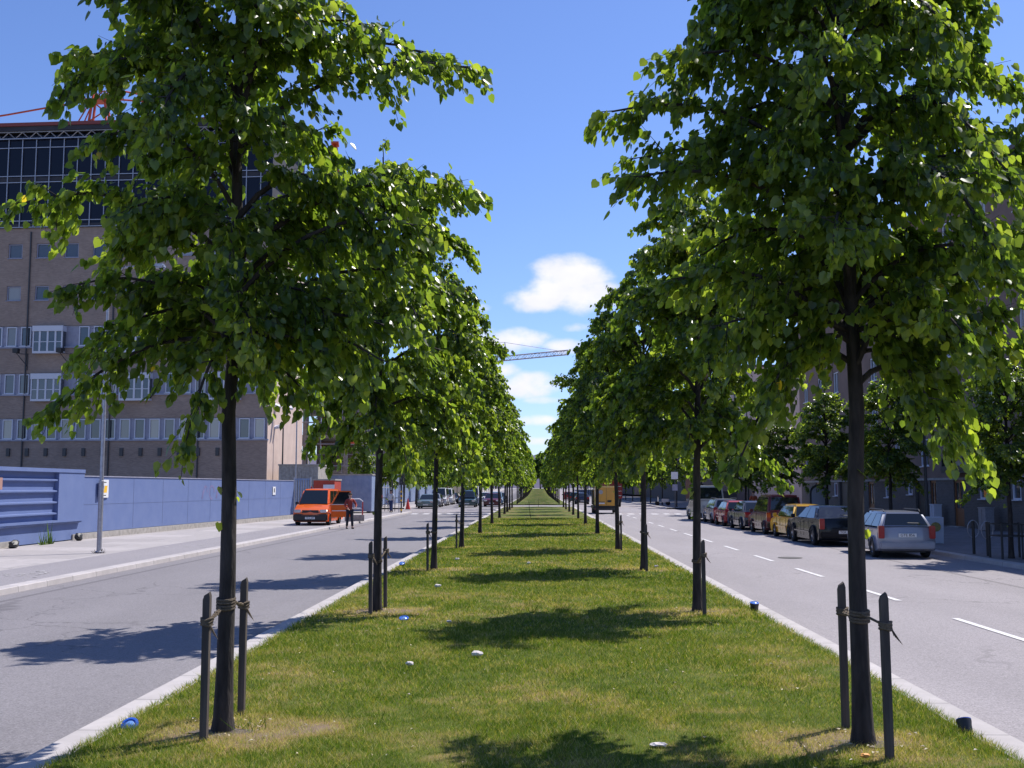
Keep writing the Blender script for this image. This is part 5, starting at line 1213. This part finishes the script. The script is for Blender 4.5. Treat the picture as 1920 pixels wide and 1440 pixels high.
# right carriageway far
car('sedan_car', 'dark car driving away left of the yellow truck', 5.6, 140, 0, 4.5, 1.78, 1.45, navy, sed(4.5), (-1.7, -1.1, .5, 1.3), .92, 2.65, .85, .31, 2, group='traffic on the right road')
car('hatchback_car', 'second dark car driving away beyond the first on the right road', 5.3, 158, 0, 4.2, 1.72, 1.45, teal, est(4.2), (-2.0, -1.6, .4, 1.2), .9, 2.55, .85, .3, 2, group='traffic on the right road')
car('hatchback_car', 'small red car far off on the right road', 4.9, 178, 0, 4.2, 1.72, 1.45, redp, est(4.2), (-2.0, -1.6, .4, 1.2), .9, 2.55, .85, .3, 2, group='traffic on the right road')
def yellow_truck():
    e = empty('box_truck', (5.45, 90, -.12), 0, 'yellow box truck driving away on the right road', 'truck')
    hw = 1.0; yb = MB().box(-hw*.86, hw*.94, -2.5, .5, .66, 2.20).build('cargo_box', paint('truck_yellow', (.62, .30, .02)), e, bevel=.02)
    MB().box(.02, .035, -2.512, -2.5, .7, 2.16).build('door_gap', MT['black'], yb); MB().box(-.85, .93, -2.54, -2.49, 2.12, 2.24).build('box_edge', mat('pale_yellow_trim', (.75, .55, .2), rough=.5), yb)  # top edge strip in a paler yellow than the cargo box
    MB().lathe([(.01, -2.515), (.17, -2.515), (.17, -2.505), (.01, -2.505)], (-.42, 0, 1.75), 16, 'Y').build('emblem', MT['steel'], yb)
    MB().box(-.78, -.12, -2.52, -2.505, .8, .90).build('number_plate', MT['white'], e); MB().box(-.82, -.1, -2.52, -2.505, .93, .98).build('handle_bar', MT['black'], e); MB().box(.1, .42, -2.52, -2.505, .93, 1.1).build('latch_box', MT['black'], e)
    MB().box(-hw, hw, -2.45, 2.3, .42, .64).box(-.95, .95, -2.55, -2.42, .3, .5).build('chassis', MT['black'], e)
    MB().box(-.95, .95, .6, 2.2, .64, 2.0).build('cab', MT['darkgrey'], e, bevel=.08)
    for s in (-1, 1):
        MB().box(s*.98, s*1.0, -1.9, -1.2, .3, .62).build('mudguard', MT['black'], e)
        for yy in (-1.6, 1.5): wheel(e, s*.86, yy, .33, side=s, m='darkgrey')
        MB().box(s*.72, s*.92, -2.57, -2.54, .36, .46).build('tail_light', MT['red_light'], e)
yellow_truck()
def fire_truck():
    e = empty('red_lorry', (7.95, 122, -.12), 0, 'dark red lorry standing beyond the yellow truck', 'truck')
    MB().box(-1.2, 1.2, -3.5, 1.6, .9, 2.55).build('body', paint('lorry_red', (.22, .02, .02)), e, bevel=.04); MB().box(-1.2, 1.2, 1.75, 3.5, .7, 2.5).build('cab', paint('lorry_red2', (.22, .02, .02)), e, bevel=.08)
    for z in (1.2, 1.7, 2.2): MB().box(-1.1, 1.1, -3.53, -3.5, z, z+.06).build('shutter_rail', MT['chrome'], e)
    MB().box(-1.1, 1.1, -3.4, 3.3, .5, .89).build('chassis', MT['black'], e); MB().box(-.9, .9, -2.8, .5, 2.56, 2.7).box(-.8, .8, -2.9, .4, 2.78, 2.86).build('ladder', MT['crane_red'], e)
    for s in (-1, 1):
        for yy in (-2.3, 2.3): wheel(e, s*1.0, yy, .48, side=s, m='darkgrey')
        MB().box(s*.85, s*1.1, -3.54, -3.5, .95, 1.1).build('tail_light', MT['red_light'], e)
fire_truck()
def moto(x, y, label, c):
    e = empty('motor_scooter', (x, y, 0), R(75), label, 'scooter'); wheel(e, 0, .6, .25, side=1, m='darkgrey'); wheel(e, 0, -.6, .25, side=1, m='darkgrey')
    MB().box(-.15, .15, -.75, .1, .35, .75).box(-.05, .2, .1, .5, .25, .4).build('body', c, e, bevel=.05); MB().tube([(0, .65, .3), (0, .5, 1.05)], .04, 6).tube([(-.3, .48, 1.05), (.3, .48, 1.05)], .025, 6).build('handlebar', MT['black'], e); MB().box(-.2, .2, .5, .56, .4, 1.0).build('leg_shield', MT['white'], e, bevel=.04); MB().box(-.13, .13, -.7, 0, .76, .84).build('seat', MT['black'], e, bevel=.03)
moto(13.9, 122, 'white scooter standing at the far right corner beside the red lorry', whitep)

# ------------------------------------------------------------------ people
def skin_mesh(nodes, edges, sub=1):
    me = bpy.data.meshes.new('tmp'); keys = list(nodes); me.from_pydata([nodes[k][:3] for k in keys], [(keys.index(a), keys.index(b)) for a, b in edges], [])
    o = bpy.data.objects.new('tmp', me); COL.objects.link(o); o.modifiers.new('s', 'SKIN')
    sv = me.skin_vertices[0].data
    for i, k in enumerate(keys):
        r = nodes[k][3]; sv[i].radius = (r, r if not isinstance(nodes[k][-1], tuple) else nodes[k][-1][0]); sv[i].use_root = (i == 0)
    md = o.modifiers.new('u', 'SUBSURF'); md.levels = sub; md.render_levels = sub
    dg = bpy.context.evaluated_depsgraph_get(); ev = o.evaluated_get(dg); m = bpy.data.meshes.new_from_object(ev); vs = [tuple(v.co) for v in m.vertices]; fs = [tuple(p.vertices) for p in m.polygons]
    bpy.data.objects.remove(o); return vs, fs
def person(label, x, y, rz, top, legs, hair, larm=None, rarm=None, stride=.10, cap=None, z=0, lean=0, group=None, h=1.0):
    e = empty('person', (x, y, z), rz, label, 'person', group); e.scale = (h,)*3
    L = lean
    n = {'pelvis': (0, 0, .95, .125), 'waist': (0, L*.3, 1.10, .115), 'chest': (0, L*.7, 1.33, .14), 'neckb': (0, L, 1.47, .07), 'neck': (0, L, 1.53, .052), 'jaw': (0, L+.015, 1.60, .068), 'head': (0, L+.01, 1.69, .088), 'crown': (0, L, 1.755, .06)}
    ed = [('pelvis', 'waist'), ('waist', 'chest'), ('chest', 'neckb'), ('neckb', 'neck'), ('neck', 'jaw'), ('jaw', 'head'), ('head', 'crown')]
    arms = {'l': larm or [(-.25, .03, 1.14), (-.27, .12, .90)], 'r': rarm or [(.25, .03, 1.14), (.27, .12, .90)]}
    for s, sg in (('l', -1), ('r', 1)):
        el, wr = arms[s]
        n[s+'sh'] = (sg*.175, L*.9, 1.42, .058); n[s+'el'] = (*el, .042); n[s+'wr'] = (*wr, .027); d = (Vector(wr)-Vector(el)).normalized(); hd = Vector(wr)+d*.07; n[s+'ha'] = (*hd, .034)
        ed += [('neckb', s+'sh'), (s+'sh', s+'el'), (s+'el', s+'wr'), (s+'wr', s+'ha')]
        f = stride*(1 if s == 'l' else -1)
        n[s+'hip'] = (sg*.09, 0, .88, .092); n[s+'kn'] = (sg*.10, f*.6+.02, .48, .06); n[s+'an'] = (sg*.11, f, .09, .042); n[s+'to'] = (sg*.13, f+.15, .035, .035)
        ed += [('pelvis', s+'hip'), (s+'hip', s+'kn'), (s+'kn', s+'an'), (s+'an', s+'to')]
    vs, fs = skin_mesh(n, ed); mb = MB().add(vs, fs)
    for s, sg in (('l', -1), ('r', 1)):     # fingers
        el, wr = arms[s]; d = (Vector(wr)-Vector(el)).normalized(); hd = Vector(wr)+d*.09; sd = d.cross(Vector((0, 0, 1))); sd = sd.normalized() if sd.length > .1 else Vector((0, 1, 0)); up = sd.cross(d)
        for k, ln in enumerate((.062, .075, .07, .055)):
            p = hd+sd*(.027-.018*k); mb.tube([p, p+d*ln*.6, p+d*ln*.85-up*.02], [.009, .008, .006], 5)
        p = Vector(wr)+d*.04+sd*.03; mb.tube([p, p+(d+sd)*.03, p+d*.06+sd*.03], [.011, .010, .008], 5)
    mb.tube([(0, L+.09, 1.69), (0, L+.118, 1.665), (0, L+.095, 1.655)], [.008, .014, .008], 5)     # nose
    for sg in (-1, 1): mb.tube([(sg*.088, L, 1.66), (sg*.1, L-.01, 1.69), (sg*.088, L-.01, 1.71)], [.008, .016, .008], 5)
    b = mb.build('body', MT['skin'], e, smooth=60)
    MB().tube([(-.04, L+.093, 1.70), (-.03, L+.097, 1.70)], .008, 5).tube([(.04, L+.093, 1.70), (.03, L+.097, 1.70)], .008, 5).build('eyes', MT['black'], e); MB().tube([(-.022, L+.082, 1.618), (.022, L+.082, 1.618)], .006, 5).build('mouth', MT['red_light'], e)
    cl = {k: (*n[k][:3], n[k][3]+.018) for k in ('waist', 'chest', 'lsh', 'rsh', 'lel', 'rel', 'lwr', 'rwr')}; cl['hem'] = (0, 0, .93, .15); cl['col'] = (0, L, 1.46, .08)
    v2, f2 = skin_mesh(cl, [('chest', 'waist'), ('waist', 'hem'), ('chest', 'col'), ('col', 'lsh'), ('col', 'rsh'), ('lsh', 'lel'), ('rsh', 'rel'), ('lel', 'lwr'), ('rel', 'rwr')]); MB().add(v2, f2).build('jacket', top, e, smooth=60)
    cl = {k: (*n[k][:3], n[k][3]+.02) for k in ('pelvis', 'lhip', 'rhip', 'lkn', 'rkn', 'lan', 'ran')}
    v2, f2 = skin_mesh(cl, [('pelvis', 'lhip'), ('pelvis', 'rhip'), ('lhip', 'lkn'), ('rhip', 'rkn'), ('lkn', 'lan'), ('rkn', 'ran')]); MB().add(v2, f2).build('trousers', legs, e, smooth=60)
    for s, sg in (('l', -1), ('r', 1)):
        a, t = n[s+'an'], n[s+'to']; MB().tube([(a[0], a[1]-.07, .045), (a[0], a[1], .05), (t[0], t[1], .04), (t[0], t[1]+.05, .03)], [.04, .05, .045, .02], 8).build('shoe', MT['black'], e, smooth=60)
    hm = MB().lathe([(.092, 1.68), (.101, 1.72), (.088, 1.765), (.05, 1.795), (.005, 1.802)], (0, L-.012, 0), 14)
    hm.build('hair' if not cap else 'cap', hair if not cap else cap, e, smooth=70)
    if cap: MB().box(-.07, .07, L+.07, L+.17, 1.705, 1.72).build('cap_peak', cap, e)
    return e
cloth = lambda nm, c: mat(nm, c, [k*.8 for k in c], rough=.9, scale=12)
dk = cloth('dark_trousers', (.02, .022, .035)); rdj = cloth('red_brown_jacket', (.32, .05, .04)); brn = mat('brown_hair', (.05, .03, .02), rough=.8)
person('man in dark trousers and reddish jacket leaning at the orange van door', -9.72, 55.9, R(205), rdj, dk, brn, larm=[(-.30, .10, 1.18), (-.22, .34, 1.08)], rarm=[(.28, .10, 1.16), (.18, .30, 1.02)], stride=.12, z=-.12, lean=.05, h=1.03)
person('person in a red top and red cap standing beside the railings on the left corner', -12.9, 88.2, R(150), cloth('red_top', (.35, .03, .05)), cloth('grey_trousers', (.08, .09, .11)), brn, cap=MT['red'], larm=[(-.28, .1, 1.16), (-.2, .32, 1.1)], h=.98)
person('person in a pale top and blue trousers just right of the second left trunk', -11.9, 87.6, R(170), cloth('pale_top', (.6, .6, .62)), cloth('blue_jeans', (.04, .06, .15)), brn, stride=.2)
person('person in an orange red top walking on the shaded right pavement', 13.3, 67.5, R(10), cloth('orange_top', (.5, .1, .04)), dk, brn, stride=.2)

# ------------------------------------------------------------------ far sign, info poles
e = empty('info_sign', (11.4*1.16, 105.5, 0), 0, 'pole with white and blue traffic signs at the far right corner', 'sign'); MB().tube([(0, 0, 0), (0, 0, 3.6)], .05, 8).build('pole', MT['darkgrey'], e); MB().box(-.35, .3, -.08, -.05, 2.8, 3.5).build('white_panel', MT['white'], e); MB().box(-.25, .25, -.08, -.05, 1.7, 2.3).build('lower_panel', MT['frame_l'], e)
e = empty('wall_boulder', (-16.9, 40.7, 0), 0); COL.objects.unlink(e); bpy.data.objects.remove(e)
